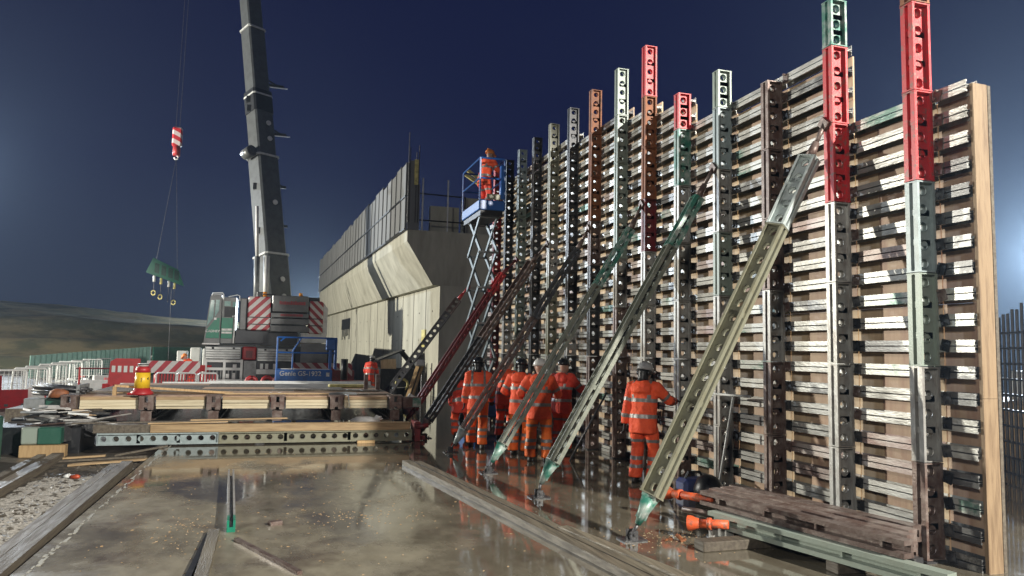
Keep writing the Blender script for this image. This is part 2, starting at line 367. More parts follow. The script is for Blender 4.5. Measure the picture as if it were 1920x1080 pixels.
# ------------------------------------------------------------------ soldier beam (two lipped channels with round holes), along +z
def soldier_mb(L, D=.22, Wd=.15, pitch=.18, r=.05, mb=None, caps=True):
    b = mb or MB(); n = max(1, int(round(L/pitch))); gp = .021
    for sgn in (-1, 1):
        yw = sgn*gp; ye = sgn*Wd/2
        for x0, x1 in ((0, .007), (D-.007, D)):
            b.box((x0, min(yw, ye), 0), (x1, max(yw, ye), L))
        for x0, x1 in ((.007, .028), (D-.028, D-.007)):
            b.box((x0, min(ye, ye-sgn*.006), 0), (x1, max(ye, ye-sgn*.006), L))
        for i in range(n):
            z0, z1 = L*i/n, L*(i+1)/n; zc = (z0+z1)/2; xc = D/2; X0, X1 = .007, D-.007
            outer = [(X1, zc), (X1, z1), (xc, z1), (X0, z1), (X0, zc), (X0, z0), (xc, z0), (X1, z0)]
            vs = [(x, yw, z) for x, z in outer]
            for q in range(16): vs.append((xc+r*math.cos(PI*q/8), yw, zc+r*math.sin(PI*q/8)))
            for q in range(16): vs.append((xc+r*.93*math.cos(PI*q/8), yw+sgn*.014, zc+r*.93*math.sin(PI*q/8)))
            fs = []
            for q in range(8):
                fs.append((q, (q+1) % 8, 8+(2*q+2) % 16, 8+2*q+1)); fs.append((q, 8+2*q+1, 8+2*q))
            for q in range(16): fs.append((8+q, 8+(q+1) % 16, 24+(q+1) % 16, 24+q))
            b.add(vs, fs)
    if caps:
        for z0, z1 in ((.002, .014), (L-.014, L-.002)): b.box((-.004, -Wd/2-.003, z0), (D+.004, Wd/2+.003, z1))
        for z in (L*.33, L*.66): b.box((.02, -gp, z-.03), (D-.02, gp, z+.03))
    return b
SEG = {}
def seg_mesh(L):
    k = round(L, 3)
    if k not in SEG: SEG[k] = soldier_mb(L).mesh('beam_segment')
    return SEG[k]
for k_ in (.45, .55, .58, .9): seg_mesh(k_)

# posts: y of near... front face x = 5.85
XF, XB = 5.85, 6.07
PY = [5.68, 6.81, 7.97, 9.10, 10.21, 11.33, 12.44, 13.66, 14.87, 16.08, 17.28, 18.48, 19.64, 20.82]
C = dict(G=GALV, M=MINT, T=TEAL, R=RED, D=DARK, K=BLACK, B=BROWN, O=RUST, V=OLIVE, L=BLUEGREY, Q=DRED)
# (segments from the foot up: length, colour)
def segs(*a): return a
S9 = .906
POSTS = [
 ([(S9, 'B'), (S9, 'G'), (S9, 'M'), (S9, 'L'), (S9, 'R'), (S9, 'R'), (.45, 'O')], 'tallest post, two bright red lengths over bare steel, beside the end timber'),
 ([(S9, 'G'), (S9, 'G'), (S9, 'G'), (S9, 'G'), (S9, 'R'), (S9, 'R'), (.55, 'T')], 'post with two red lengths and a green top, held by the khaki prop'),
 ([(S9, 'B'), (S9, 'B'), (S9, 'G'), (S9, 'B'), (S9, 'B'), (S9, 'B')], 'dark brown post with no bright top, left of the khaki prop head'),
 ([(S9, 'G'), (S9, 'G'), (S9, 'G'), (S9, 'M'), (S9, 'G'), (S9, 'L'), (.55, 'M')], 'silver and green post with a pale mint top of three holes'),
 ([(S9, 'B'), (S9, 'G'), (S9, 'G'), (S9, 'G'), (S9, 'G'), (S9, 'T'), (.58, 'R')], 'green and silver post capped by a short bright red length'),
 ([(S9, 'B'), (S9, 'G'), (S9, 'G'), (S9, 'G'), (S9, 'Q'), (S9, 'O'), (S9, 'O'), (S9, 'R')], 'rust red post with a long red top of five holes'),
 ([(S9, 'B'), (S9, 'B'), (S9, 'B'), (S9, 'G'), (S9, 'M'), (S9, 'M'), (S9, 'M'), (S9, 'M')], 'pale silver post rising high between the red topped and rusty posts'),
 ([(S9, 'B'), (S9, 'B'), (S9, 'D'), (S9, 'D'), (S9, 'B'), (S9, 'O'), (S9, 'O'), (S9, 'O')], 'rusty orange brown post with a rusty top'),
 ([(S9, 'D'), (S9, 'D'), (S9, 'G'), (S9, 'D'), (S9, 'D'), (S9, 'D'), (S9, 'D'), (S9, 'K')], 'near black post next to the rusty orange brown one'),
 ([(S9, 'G'), (S9, 'G'), (S9, 'V'), (S9, 'V'), (S9, 'G'), (S9, 'V'), (S9, 'V'), (S9, 'V')], 'dull khaki grey post between two dark posts'),
 ([(S9, 'D'), (S9, 'D'), (S9, 'D'), (S9, 'D'), (S9, 'D'), (S9, 'D'), (S9, 'D'), (S9, 'D')], 'dark grey post right of the pale mint green one'),
 ([(S9, 'G'), (S9, 'M'), (S9, 'M'), (S9, 'M'), (S9, 'M'), (S9, 'M'), (S9, 'M'), (S9, 'L')], 'pale mint post far along the formwork, two right of the lift'),
 ([(S9, 'D'), (S9, 'D'), (S9, 'G'), (S9, 'D'), (S9, 'D'), (S9, 'D'), (S9, 'K'), (S9, 'K')], 'dark post just right of the lift basket'),
 ([(S9, 'Q'), (S9, 'Q'), (S9, 'Q'), (S9, 'Q'), (S9, 'R'), (S9, 'Q'), (S9, 'R'), (.9, 'R')], 'dark red post behind the raised lift basket'),
]
for (ss, lab), py in zip(POSTS, PY):
    t = thing('formwork_post', lab, 'formwork post', (XF, py, .02), 0, 'posts along the formwork')
    z = .0
    for L_, c_ in ss:
        L0 = .9 if L_ > .7 else L_
        o = put('beam_segment', seg_mesh(L0), [C[c_]], t, world=False); o.location = (0, 0, z)
        z += L_
    f = MB(); f.box((-.03, -.1, -.02), (.25, .1, -.002)); put('foot_plate', f, DARK, t, world=False)

# ------------------------------------------------------------------ formwork panels: walers, plywood, clamps
def waler_mesh():
    b = MB(); X = [0, .2]
    for z0, z1 in ((-.058, -.006), (.006, .058)):
        b.box((0, 0, z0), (.006, 1, z1)); b.box((.194, 0, z0), (.2, 1, z1))
    b.box((.006, 0, .0065), (.194, 1, .0125)); b.box((.006, 0, -.0125), (.194, 1, -.0065))
    b.box((.006, 0, .040), (.022, 1, .058)); b.box((.006, 0, -.058), (.022, 1, -.040))
    return b.mesh('waler')
WM = waler_mesh()
def clamp_mesh():
    b = MB(); b.beam((0, -.03, 0), (.10, .05, .012), .03, .035); b.tube([(-.05, .0, .045), (.03, .0, .045)], .014, 6); b.box((-.012, -.045, -.055), (.004, .05, .055))
    b.tube([(-.03, .02, -.03), (.0, .02, -.03)], .017, 6)
    return b.mesh('clamp')
CM = clamp_mesh()
BAYTOP = [4.45, 4.45, 5.38, 5.38, 5.40, 5.9, 6.3, 6.55, 6.57, 6.59, 6.60, 6.61, 6.62, 6.63, 6.63]
BAYLAB = ['short panel end strip with the raw timber edge board',
 'panel bay between the two posts with red upper lengths', 'taller panel bay left of the green topped post, behind the khaki prop',
 'panel bay between the pale mint topped post and the brown post', 'panel bay between the short red topped post and the mint topped post',
 'panel bay right of the rust red post with five holes at top', 'panel bay between the rust red post and the tall pale silver post',
 'panel bay between the tall pale silver post and the rusty brown post', 'panel bay between the rusty brown post and the near black post',
 'panel bay between the near black post and the khaki grey post', 'panel bay between the khaki grey post and the dark grey post',
 'panel bay right of the pale mint post far along the wall', 'panel bay left of the pale mint post far along the wall',
 'panel bay behind the raised lift basket', 'last panel bay by the dark end of the concrete wall']
edges = [5.20]+PY+[22.0]
for i in range(15):
    y0, y1 = edges[i]+.006, edges[i+1]-.006
    if i == 0: y0 = 5.225
    top = BAYTOP[i]
    t = thing('formwork_bay', BAYLAB[i], 'formwork panel', (XB+.002, (y0+y1)/2, 0), 0, 'formwork panels of the wall')
    h = y1-y0; n = int(round((top-.06)/.246))+1
    for k in range(n):
        m = random.choices([WALER_G, WALER_T, WALER_P, WALER_D], (.73, .10, .11, .06))[0]
        if i == 0: m = random.choices([WALER_G, WALER_T, WALER_D], (.35, .35, .3))[0]
        o = put('waler', WM, [m], t, world=False)
        o.location = (random.uniform(-.002, .002), -h/2+random.uniform(0, .008), .06+.246*k); o.scale = (.7, h-random.uniform(.004, .02), 1)
        if i < 7:
            for yy in (h/2-.13,):
                c = put('clamp', CM, [random.choice([DARK, BLACK, BROWN])], t, world=False); c.location = (.0, yy+random.uniform(-.015, .015), .06+.246*k+random.uniform(-.01, .01)); c.rotation_euler = (random.uniform(-.3, .3), 0, 0)
    # plywood: boards standing side by side, paler ends stand in for lit patches, browner middle for post shadow
    cuts = [(-h/2, -h/2+h*.36, PLYP), (-h/2+h*.36+.003, h/2-h*.30, PLY), (h/2-h*.30+.003, h/2, PLYP)] if i else [(-h/2, h/2, PLY)]
    for a, b_, m in cuts:
        z = .0
        for zz in (1.22, 2.44, 3.66, 4.88, 6.1, 7.3):
            z1 = min(zz, top+.02)
            if z1-z < .1: break
            b = MB(); b.box((.143, a, z+.002), (.163, b_, z1-.002)); put('plywood_sheet', b, random.choice([m, m, PLY]), t, world=False); z = z1
    b = MB()
    for a in (-h/2+h*.36, h/2-h*.30): pass
    if i == 0:
        b = MB()
        for z0, z1 in ((0, 1.55), (1.553, 4.5)): b.box((.035, y0-t.location.y-.040, z0), (.205, y0-t.location.y-.004, z1))
        put('edge_timber', b, EDGET, t, world=False)
        b = MB(); b.box((.226, y0-t.location.y-.03, 0), (.262, y0-t.location.y+.2, 4.5)); put('back_board', b, OLDW, t, world=False)

# ------------------------------------------------------------------ raking props
def strut(foot, lo, hi, head, twist, body, cone, lab, splits=(), jackm=None):
    """foot on the slab, beam body from lo to hi, jack to head (all world)"""
    t = thing('raking_prop', lab, 'raking prop', foot, 0, 'raking props holding up the formwork')
    F = Vector(foot); lo, hi, head = Vector(lo)-F, Vector(hi)-F, Vector(head)-F
    d = (hi-lo).normalized(); L = (hi-lo).length
    # frame: z along d, x = depth direction (upwards-left of the prop), twist about d
    xa = (Vector((-1, 0, 0))-d*d.dot(Vector((-1, 0, 0)))).normalized(); ya = d.cross(xa)
    Mx = Matrix((xa, ya, d)).transposed(); Mx = Matrix.Rotation(twist, 3, d) @ Mx
    fr = [0]+list(splits)+[1]
    for a, b_, m in zip(fr[:-1], fr[1:], body):
        l = L*(b_-a); me = soldier_mb(l-.004, D=.21).mesh('beam_segment')
        for v in me.vertices: v.co.x -= .105
        o = put('beam_segment', me, [m], t, world=False)
        o.matrix_local = Matrix.Translation(lo+d*(L*a+.002)) @ Mx.to_4x4()
    b = MB(); e_ = d*.32
    b.tube([lo-d*.002, lo-d*.03], [.11, .105], 4); b.tube([lo-d*.03, lo-e_], [.095, .032], 8)
    for sg in (-1, 1): b.beam(lo-d*.01, lo-e_*.8, .012, .15-.03, roll=PI/2*(sg > 0)+.7)
    put('tapered_jack', b, cone, t, world=False)
    b = MB(); b.tube([lo-e_, Vector((0, 0, .05))], .019, 8); put('threaded_rod', b, DARK, t, world=False)
    b = MB(); b.box((-.13, -.10, 0), (.13, .10, .014)); b.box((-.04, -.06, .014), (.04, -.045, .10)); b.box((-.04, .045, .014), (.04, .06, .10)); b.tube([(0, -.075, .065), (0, .075, .065)], .016, 8)
    b.tube([(.09, .06, .014), (.09, .06, .05)], .012, 6); b.tube([(-.09, -.06, .014), (-.09, -.06, .05)], .012, 6)
    put('base_plate', b, DARK, t, world=False)
    b = MB(); b.tube([hi, hi+(head-hi)*.45], [.06, .04], 8); b.tube([hi+(head-hi)*.45, head], .028, 8)
    b.beam(head+Vector((.0, -.05, -.05)), head+Vector((.0, .05, .05)), .05, .11)
    put('head_jack', b, jackm or BROWN, t, world=False)
    return t
strut((3.52, 7.03, 0), (3.72, 7.0, .44), (5.66, 6.90, 4.16), (5.84, 6.86, 4.56), R(-66), (OLIVE, PALEH), TEAL, 'nearest raking prop, khaki beam with a pale grey top length and round holes', (.78,))
strut((3.31, 9.3, 0), (3.49, 9.28, .46), (5.60, 9.18, 4.13), (5.84, 9.14, 4.58), R(-98), (STRUTG, TEAL), TEAL, 'second raking prop from the camera, pale green with a dark green head', (.8,))
strut((3.18, 11.3, 0), (3.40, 11.28, .44), (5.62, 11.36, 4.0), (5.84, 11.36, 4.46), R(-100), (STRUTG, TEAL), TEAL, 'third raking prop, foot just left of the worker in bright orange trousers', (.72,))
strut((3.11, 13.68, 0), (3.36, 13.7, .42), (5.60, 13.66, 3.95), (5.84, 13.68, 4.40), R(-98), (BROWN, DARK), BLUEGREY, 'dark raking prop crossing the worker in the striped jacket', (.6,))
strut((3.05, 15.9, 0), (3.10, 15.9, .38), (5.45, 16.05, 3.95), (5.84, 16.1, 4.40), R(-70), (DARK, BROWN), BROWN, 'dark brown raking prop with holes ending beside the laid down panel', (.5,), BROWN)
strut((2.95, 18.3, 0), (3.20, 18.3, .42), (5.45, 18.4, 3.9), (5.84, 18.46, 4.30), R(-80), (DRED, RED), DRED, 'dark red raking prop behind the laid down panel', (.85,), DRED)
strut((2.45, 20.7, 0), (2.72, 20.7, .45), (4.83, 20.75, 3.35), (5.15, 20.8, 3.75), R(-15), (DARK, BROWN), BROWN, 'furthest dark raking prop with a red tip against the pale wall', (.86,), RED)

# ------------------------------------------------------------------ abutment wall
T = thing('concrete_abutment', 'pale concrete abutment wall with an overhanging top and black sheeted parapet', 'abutment', (6.1, 29.5, 0))
WX = 6.1
prof = [(4.70, 6.72), (4.70, 6.30), (5.72, 4.50), (WX, 4.50), (WX, -.2), (9.5, -.2), (9.5, 6.72)]
def bx_(y): return 6.10-.0712*(y-29.5)      # wall face, the wall bends slowly to the left
def px_(y): return 4.70-.0427*(y-29.5)      # lip of the overhang
def sweep(mb, pf, a, b_):
    """profile pf(y) -> [(x, z)] swept from y = a to y = b_"""
    A_, B_ = pf(a), pf(b_); n = len(A_)
    mb.add([(x, a, z) for x, z in A_]+[(x, b_, z) for x, z in B_], [tuple(range(n))[::-1], tuple(range(n, 2*n))]+[(i, (i+1) % n, n+(i+1) % n, n+i) for i in range(n)])
bays = [29.5, 38.2, 46.5, 56, 67]
for a, b_ in zip(bays[:-1], bays[1:]):
    b = MB(); sweep(b, lambda y: [(bx_(y), -.2), (9.5, -.2), (9.5, 4.5), (bx_(y), 4.5)], a+.015, b_-.015); put('wall_bay', b, CONC, T)
    b = MB(); sweep(b, lambda y: [(bx_(y)-.30, 4.503), (9.5, 4.503), (9.5, 6.72), (px_(y), 6.72), (px_(y), 6.25)], a+.03, b_-.03); put('overhang_bay', b, CONC, T)
    n = max(1, round((b_-a)/2.2))
    for q in range(1, n):
        yy = a+(b_-a)*q/n; b = MB(); b.box((bx_(yy)-.014, yy-.05, 0), (bx_(yy)+.05, yy+.05, 4.48)); put('wall_rib', b, CONCD, T)
    for q in range(1, n+1):      # tie holes left by the shutters
        yy = a+(b_-a)*(q-.5)/n
        for z in (1.1, 2.3, 3.5): b = MB(); b.tube([(bx_(yy)-.012, yy, z), (bx_(yy)+.03, yy, z)], .035, 8); put('tie_hole', b, BLACK, T)
    n = max(3, round((b_-a)/1.15))
    for q in range(n):
        ya, yb = a+(b_-a)*q/n, a+(b_-a)*(q+1)/n; tt = random.uniform(-.08, .12); g_ = random.uniform(-.01, .01)
        for z0, z1 in ((6.70, 8.05), (8.10, 9.45+tt)):
            b = MB(); sweep(b, lambda y: [(px_(y)-.10+g_, z0), (px_(y)-.04, z0), (px_(y)-.04, z1), (px_(y)-.10+g_, z1)], ya+.008, yb-.008)
            sweep(b, lambda y: [(px_(y)-.135, z0), (px_(y)-.1, z0), (px_(y)-.1, z1), (px_(y)-.135, z1)], ya+.008, ya+.055); put('parapet_sheet', b, PARA, T)
    for z in (6.72, 8.075):
        b = MB(); sweep(b, lambda y: [(px_(y)-.15, z-.03), (px_(y)-.11, z-.03), (px_(y)-.11, z+.03), (px_(y)-.15, z+.03)], a, b_); put('parapet_rail', b, BLACK, T)
b = MB(); b.box((4.68, 29.5, 6.70), (4.72, 29.56, 9.5)); b.box((4.68, 29.47, 6.70), (5.15, 29.50, 8.6)); b.box((4.72, 29.46, 8.6), (5.05, 29.5, 9.55)); put('parapet_end_sheet', b, PARA, T)
b = MB(); b.bevbox((4.90, 29.40, 8.55), (5.06, 29.46, 9.6), .015); put('yellow_foam_strip', b, YELP, T)
for x, zt in ((4.66, 10.7), (4.72, 10.1), (5.08, 10.2), (4.98, 9.9)):
    b = MB(); b.tube([(x, 29.44, 7), (x, 29.44, zt)], .018, 6); put('starter_bar', b, DARK, T)
G = thing('guard_rail', 'black tube guard rail on top of the abutment end', 'guard rail', (6.3, 29.6, 6.72))
for z in (7.15, 8.25):
    b = MB(); b.tube([(5.15, 29.62, z), (7.1, 29.62, z-.03*(z > 8))], .03, 6); put('rail', b, BLACK, G)
for x, zt in ((5.30, 8.9), (6.35, 8.9), (7.08, 8.25)):
    b = MB(); b.tube([(x, 29.62, 6.72), (x, 29.62, zt)], .035, 6); put('upright', b, LGREY if x < 7 else BLACK, G)
b = MB(); b.bevbox((7.2, 30.2, 6.72), (8.3, 30.9, 8.35), .02); b.box((5.9, 31, 6.72), (7.15, 31.3, 8.05))
solo('concrete_upstand', b, CONC, 'pale concrete upstand blocks on top of the abutment beside the lift', 'concrete block', (7.2, 30.5, 6.72))
for q, (x, z) in enumerate(((6.98, 8.7), (6.90, 8.52))):
    b = MB(); b.beam((x, 28.9, z+.5), (x+1.0, 28.9, z-.08), .11, .12)
    solo('yellow_foam_batten', b, YELP, ['upper pale yellow batten sloping down to the lift basket', 'lower pale yellow batten sloping down to the lift basket'][q], 'batten', (x, 28.9, z), 'yellow battens beside the lift')
b = MB(); sweep(b, lambda y: [(bx_(y)-.018, 3.2), (bx_(y)+.02, 3.2), (bx_(y)+.02, 3.95), (bx_(y)-.018, 3.95)], 51.8, 55.6)
for q in range(6): y_ = 51.9+q*.62; z_ = 2.95-random.random()*.5; sweep(b, lambda y: [(bx_(y)-.018, z_), (bx_(y)+.02, z_), (bx_(y)+.02, 3.2), (bx_(y)-.018, 3.2)], y_, y_+.3)
put('bitumen_patch', b, BLACK, T)
b = MB(); b.box((bx_(31.5)-.02, 31.5, 2.0), (bx_(32.6)+.02, 32.6, 2.75)); put('yellow_notice', b, YELP, T)

# ------------------------------------------------------------------ mobile crane
K = thing('mobile_crane', 'green and grey mobile crane with red and white striped counterweight and tall boom', 'crane', (0, 36, -.16))
# carrier rear
def louvre(x0, x1, z0, z1, yy):
    b = MB(); b.box((x0, yy+.03, z0), (x1, yy+1.2, z1)); f = put('carrier_locker', b, MGREY, K)
    n = 5
    for q in range(n):
        s_ = MB(); za = z0+(z1-z0)*(q+.06)/n; zb = z0+(z1-z0)*(q+.74)/n
        s_.add([(x0+.04, yy+.02, zb), (x1-.04, yy+.02, zb), (x1-.04, yy-.03, za), (x0+.04, yy-.03, za), (x0+.04, yy+.03, zb), (x1-.04, yy+.03, zb), (x1-.04, yy+.03, za), (x0+.04, yy+.03, za)],
               [(0, 1, 2, 3), (4, 7, 6, 5), (0, 4, 5, 1), (3, 2, 6, 7), (0, 3, 7, 4), (1, 5, 6, 2)])
        put('slat', s_, LGREY, f)
    s_ = MB()
    for q in (.22, .80): xx = x0+(x1-x0)*q; s_.box((xx-.05, yy-.035, z1-.10), (xx+.05, yy-.02, z1-.02))
    put('catch', s_, BLACK, f)
louvre(-3.22, -1.70, 1.30, 1.84, 35.9); louvre(-1.0, .62, 1.22, 1.80, 35.9)
b = MB(); b.bevbox((-1.64, 35.95, 1.26), (-1.04, 36.4, 1.86), .05); lb = put('tail_light_box', b, REDLENS, K)
b = MB(); b.box((-1.48, 35.93, 1.36), (-1.20, 35.96, 1.68)); put('inner_lens', b, DRED, lb)
b = MB()
for x in (-3.22, -2.43, -1.70): b.box((x, 35.92, .26), (x+.11, 36.15, 1.27))
for z in (1.14, .78, .26): b.box((-3.109, 35.94, z), (-1.70, 36.12, z+.12))
put('outrigger_frame', b, LGREY, K)
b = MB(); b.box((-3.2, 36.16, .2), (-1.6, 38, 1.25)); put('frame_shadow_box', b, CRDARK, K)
b = MB()
for q in range(8):
    b.box((-3.02+q*.16, 36.0, .39), (-2.97+q*.16, 36.1, .77))
put('ladder_bar', b, MGREY, K)
b = MB()
b.box((-2.02, 35.98, .80), (-1.86, 36.1, 1.05)); b.box((-2.02, 35.96, .3), (-1.9, 36.1, .66)); b.box((-2.3, 35.97, .42), (-2.16, 36.1, .62)); put('jack_block', b, WHITEP, K)
b = MB(); b.box((-1.55, 35.98, .30), (-1.02, 37, 1.22)); put('axle_cover', b, MGREY, K)
b = MB(); b.box((-1.0, 36.0, .3), (.7, 38, 1.18)); put('carrier_rear', b, CRDARK, K)
b = MB()
for x in (-.85, -.62, -.28): b.box((x, 35.93, .86), (x+.13, 36, 1.1))
b.box((-1.0, 35.9, .62), (.0, 35.99, .84)); put('hydraulic_block', b, LGREY, K)
b = MB(); b.box((-3.2, 36.4, .35), (2.6, 48.5, 1.9)); put('carrier_body', b, CRDARK, K)
for yy in (38.2, 40.2, 42.6, 45.4):
    for x in (-1.45, 1.05):
        b = MB(); b.tube([(x, yy, .52), (x+.42, yy, .52)], .68, 18); w = put('wheel', b, BLACK, K)
        b = MB(); b.tube([(x-.01, yy, .52), (x+.43, yy, .52)], .33, 14); put('rim', b, LGREY, w)
b = MB(); b.beam((-5.25, 33.95, .96), (-3.2, 33.95, .96), .05, .50); put('outrigger_board', b, CHEV_B, K)
b = MB(); b.beam((-5.25, 34.1, .86), (-3.0, 36.3, .86), .3, .28); b.tube([(-4.9, 34.2, -.1), (-4.9, 34.2, .95)], .10, 10); put('outrigger_beam', b, REDLENS, K)
b = MB(); b.bevbox((-5.2, 33.9, -.16), (-4.5, 34.6, -.06), .02); put('outrigger_pad', b, OLDW, K)
b = MB(); b.box((.55, 35.85, .84), (2.72, 35.9, 1.17)); put('outrigger_board', b, CHEV_D, K)
b = MB(); b.box((2.76, 35.7, .58), (3.28, 35.75, 1.18)); put('outrigger_board', b, CHEV_D, K)
b = MB(); b.box((.75, 35.92, .2), (3.4, 36.4, .84)); put('outrigger_beam', b, DRED, K)
# slewing deck, operator cab
b = MB(); b.box((-1.98, 36.3, 1.95), (.75, 42, 2.62)); b.box((-2.0, 36.1, 2.02), (-.75, 37, 2.32)); put('slew_deck', b, CRDARK, K)

b = MB(); P_ = [(-3.30, 1.98), (-2.63, 1.98), (-2.63, 4.18), (-2.97, 4.20), (-3.10, 4.10)]
b.prism(P_, 1, 35.85, 37.6); b.box((-2.62, 36.2, 2.0), (-2.02, 37.6, 4.1)); cabo = put('operator_cab', b, CWGREY, K)
b = MB(); b.prism([(-3.22, 2.22), (-2.66, 2.22), (-2.66, 3.15), (-2.83, 3.10), (-3.16, 2.62)], 1, 35.80, 35.85); put('green_panel', b, GREENP, cabo)
b = MB(); b.box((-2.60, 36.14, 2.22), (-2.12, 36.2, 3.16)); put('green_panel', b, GREENP, cabo)
b = MB(); b.prism([(-3.19, 2.75), (-2.94, 3.12), (-2.92, 3.92), (-3.06, 3.92)], 1, 35.80, 35.85)
b.prism([(-2.88, 3.16), (-2.72, 3.45), (-2.70, 3.95), (-2.86, 3.95)], 1, 35.80, 35.85); put('window', b, GLASS, cabo)
b = MB(); b.box((-2.52, 36.15, 3.70), (-2.26, 36.2, 3.92)); b.box((-2.16, 36.15, 3.66), (-2.03, 36.2, 3.9)); put('rear_window', b, GLASS, cabo)
b = MB(); b.box((-2.50, 36.16, 3.2), (-2.03, 36.2, 3.66)); put('engine_grille', b, BLACK, cabo)
b = MB(); b.box((-3.34, 35.7, 1.93), (-2.62, 36.0, 1.985)); put('cab_step', b, WHITEP, cabo)
b = MB(); b.tube([(-3.04, 35.8, 4.14), (-3.0, 35.8, 4.24), (-2.60, 35.8, 4.27), (-2.55, 35.8, 4.2), (-2.55, 35.8, 3.98)], .028, 6); b.tube([(-2.98, 35.8, 4.16), (-2.62, 35.8, 4.2)], .02, 6)
b.tube([(-2.36, 36.1, 4.12), (-1.98, 36.1, 4.22), (-1.88, 36.1, 4.18), (-1.86, 36.1, 3.95)], .022, 6); put('roof_rail', b, LGREY, cabo)
b = MB(); b.tube([(-2.16, 36.05, 3.22), (-2.04, 36.05, 3.24), (-2.03, 36.05, 3.1), (-2.06, 36.05, 2.0)], .035, 6); put('grab_rail', b, LGREY, cabo)
b = MB(); b.box((-2.90, 35.77, 3.04), (-2.80, 35.8, 3.14)); put('lamp', b, WHITEP, cabo)
text('lettering', 'CADNEY', .15, (-2.93, 35.79, 2.53), (R(90), 0, 0), TEXTW, K, bold=.003)
b = MB(); b.box((-2.58, 36.12, 2.57), (-2.14, 36.14, 2.67)); b.box((-2.58, 36.12, 2.44), (-2.14, 36.14, 2.53)); put('lettering', b, TEXTW, K)
# counterweight
b = MB(); b.bevbox((-1.86, 36.35, 2.62), (-1.52, 37.8, 4.10), .04); put('counterweight_side', b, CWGREY, K)
b = MB(); b.bevbox((-1.50, 36.0, 2.63), (-.50, 37.8, 4.17), .05); put('counterweight_wing', b, CHEV_L, K)
b = MB(); b.bevbox((1.22, 36.0, 2.52), (1.87, 37.8, 4.06), .05); put('counterweight_wing', b, CHEV_R, K)
b = MB(); b.bevbox((-.44, 35.96, 3.50), (1.19, 37.7, 4.27), .03); put('counterweight_block', b, CWGREY, K)
for z0, z1 in ((3.24, 3.46), (2.92, 3.20), (2.58, 2.88)):
    b = MB(); b.bevbox((-.49, 35.98, z0), (1.21, 37.7, z1), .02); put('counterweight_slab', b, CWGREY, K)
b = MB()
for z in (3.22, 2.90): b.box((-1.49, 35.985, z-.02), (-.5, 35.998, z+.02)); b.box((1.23, 35.985, z-.02), (1.86, 35.998, z+.02))
put('joint_line', b, BLACK, K)
b = MB()
x = -.12
while x < 1.0:
    w = random.uniform(.05, .1); b.box((x, 35.945, 3.85), (x+w, 35.96, 3.97+random.uniform(0, .05))); x += w+.012
x = -.05
while x < .92:
    w = random.uniform(.05, .1); b.box((x, 35.966, 3.31), (x+w, 35.98, 3.41)); x += w+.012
put('red_letter_strip', b, TEXTR, K)
for x in (-.78, .82):
    b = MB(); b.tube([(x, 36.2, 4.2 if x < 0 else 4.27), (x, 36.2, 4.42)], .085, 10); put('beacon', b, AMBER, K)
for p_, q_ in (((-1.15, 36.3, 4.18), (-.85, 36.8, 4.42)), ((1.0, 36.3, 4.06), (1.7, 36.9, 4.25)), ((-.9, 36.1, 4.28), (-.3, 36.5, 4.33))):
    b = MB(); b.bevbox(p_, q_, .02); put('winch_housing', b, CRDARK, K)
b = MB(); b.box((.90, 36.1, 2.1), (2.05, 37.6, 2.56)); b.prism([(1.885, 2.5), (2.08, 2.5), (2.08, 3.74), (1.885, 4.0)], 1, 36.15, 37.6); put('deck_side', b, LGREY, K)
b = MB(); b.box((.92, 35.92, 1.18), (2.12, 36.1, 2.06)); put('rear_plate', b, CWGREY, K)
b = MB(); b.box((.98, 36.04, 2.12), (1.06, 36.09, 2.55)); put('bracket', b, WHITEP, K)
# boom: telescopic sections, slewed so the left flank faces the left flood lamp
A0 = Vector((-.30, 38.0, 3.6)); AD = (Vector((-6.1, 46.8, 51)) - A0).normalized()
def boomf(h): return A0 + AD*((h-3.6)/AD.z)
ph = R(33)
xa = Vector((math.cos(ph), math.sin(ph), 0)); xa = (xa-AD*xa.dot(AD)).normalized(); ya = AD.cross(xa)
def bsec(mb, h0, h1, w0, d0, w1=None, d1=None):
    w1 = w1 or w0; d1 = d1 or d0; a, c = boomf(h0), boomf(h1); vs = []
    for p, w, d in ((a, w0, d0), (c, w1, d1)):
        q = .16
        for sx_, sy in ((-1, -1+q), (-1+q, -1), (1-q, -1), (1, -1+q), (1, 1-q), (1-q, 1), (-1+q, 1), (-1, 1-q)):
            vs.append(p+xa*(w/2*sx_)+ya*(d/2*sy))
    mb.add(vs, [tuple(range(8))[::-1], tuple(range(8, 16))]+[(i, (i+1) % 8, 8+(i+1) % 8, 8+i) for i in range(8)])
hs = [3.6, 6.35, 11.5, 14.85, 18.7, 24, 30, 38, 51]; ws = [1.28, 1.16, 1.04, .95, .86, .78, .70, .62]
for i in range(8):
    b = MB(); bsec(b, hs[i], hs[i+1], ws[i], ws[i]*.92); put('boom_section', b, BOOMG, K)
    b = MB(); bsec(b, hs[i+1]-.06, hs[i+1]+.03, ws[i]+.10, ws[i]*.92+.10); put('boom_collar', b, LGREY, K)
b = MB(); bsec(b, 13.9, 15.1, 1.12, 1.02); put('boom_collar_sleeve', b, CRDARK, K)
for h in (5.05, 9.0, 13.25, 12.4, 4.2):
    b = MB(); p = boomf(h); w = 1.2 if h < 7 else 1.04; q = p+xa*.12-ya*(w*.92/2+.06); b.tube([q, q-ya*.06], .13, 16); put('round_plate', b, WHITEP, K)
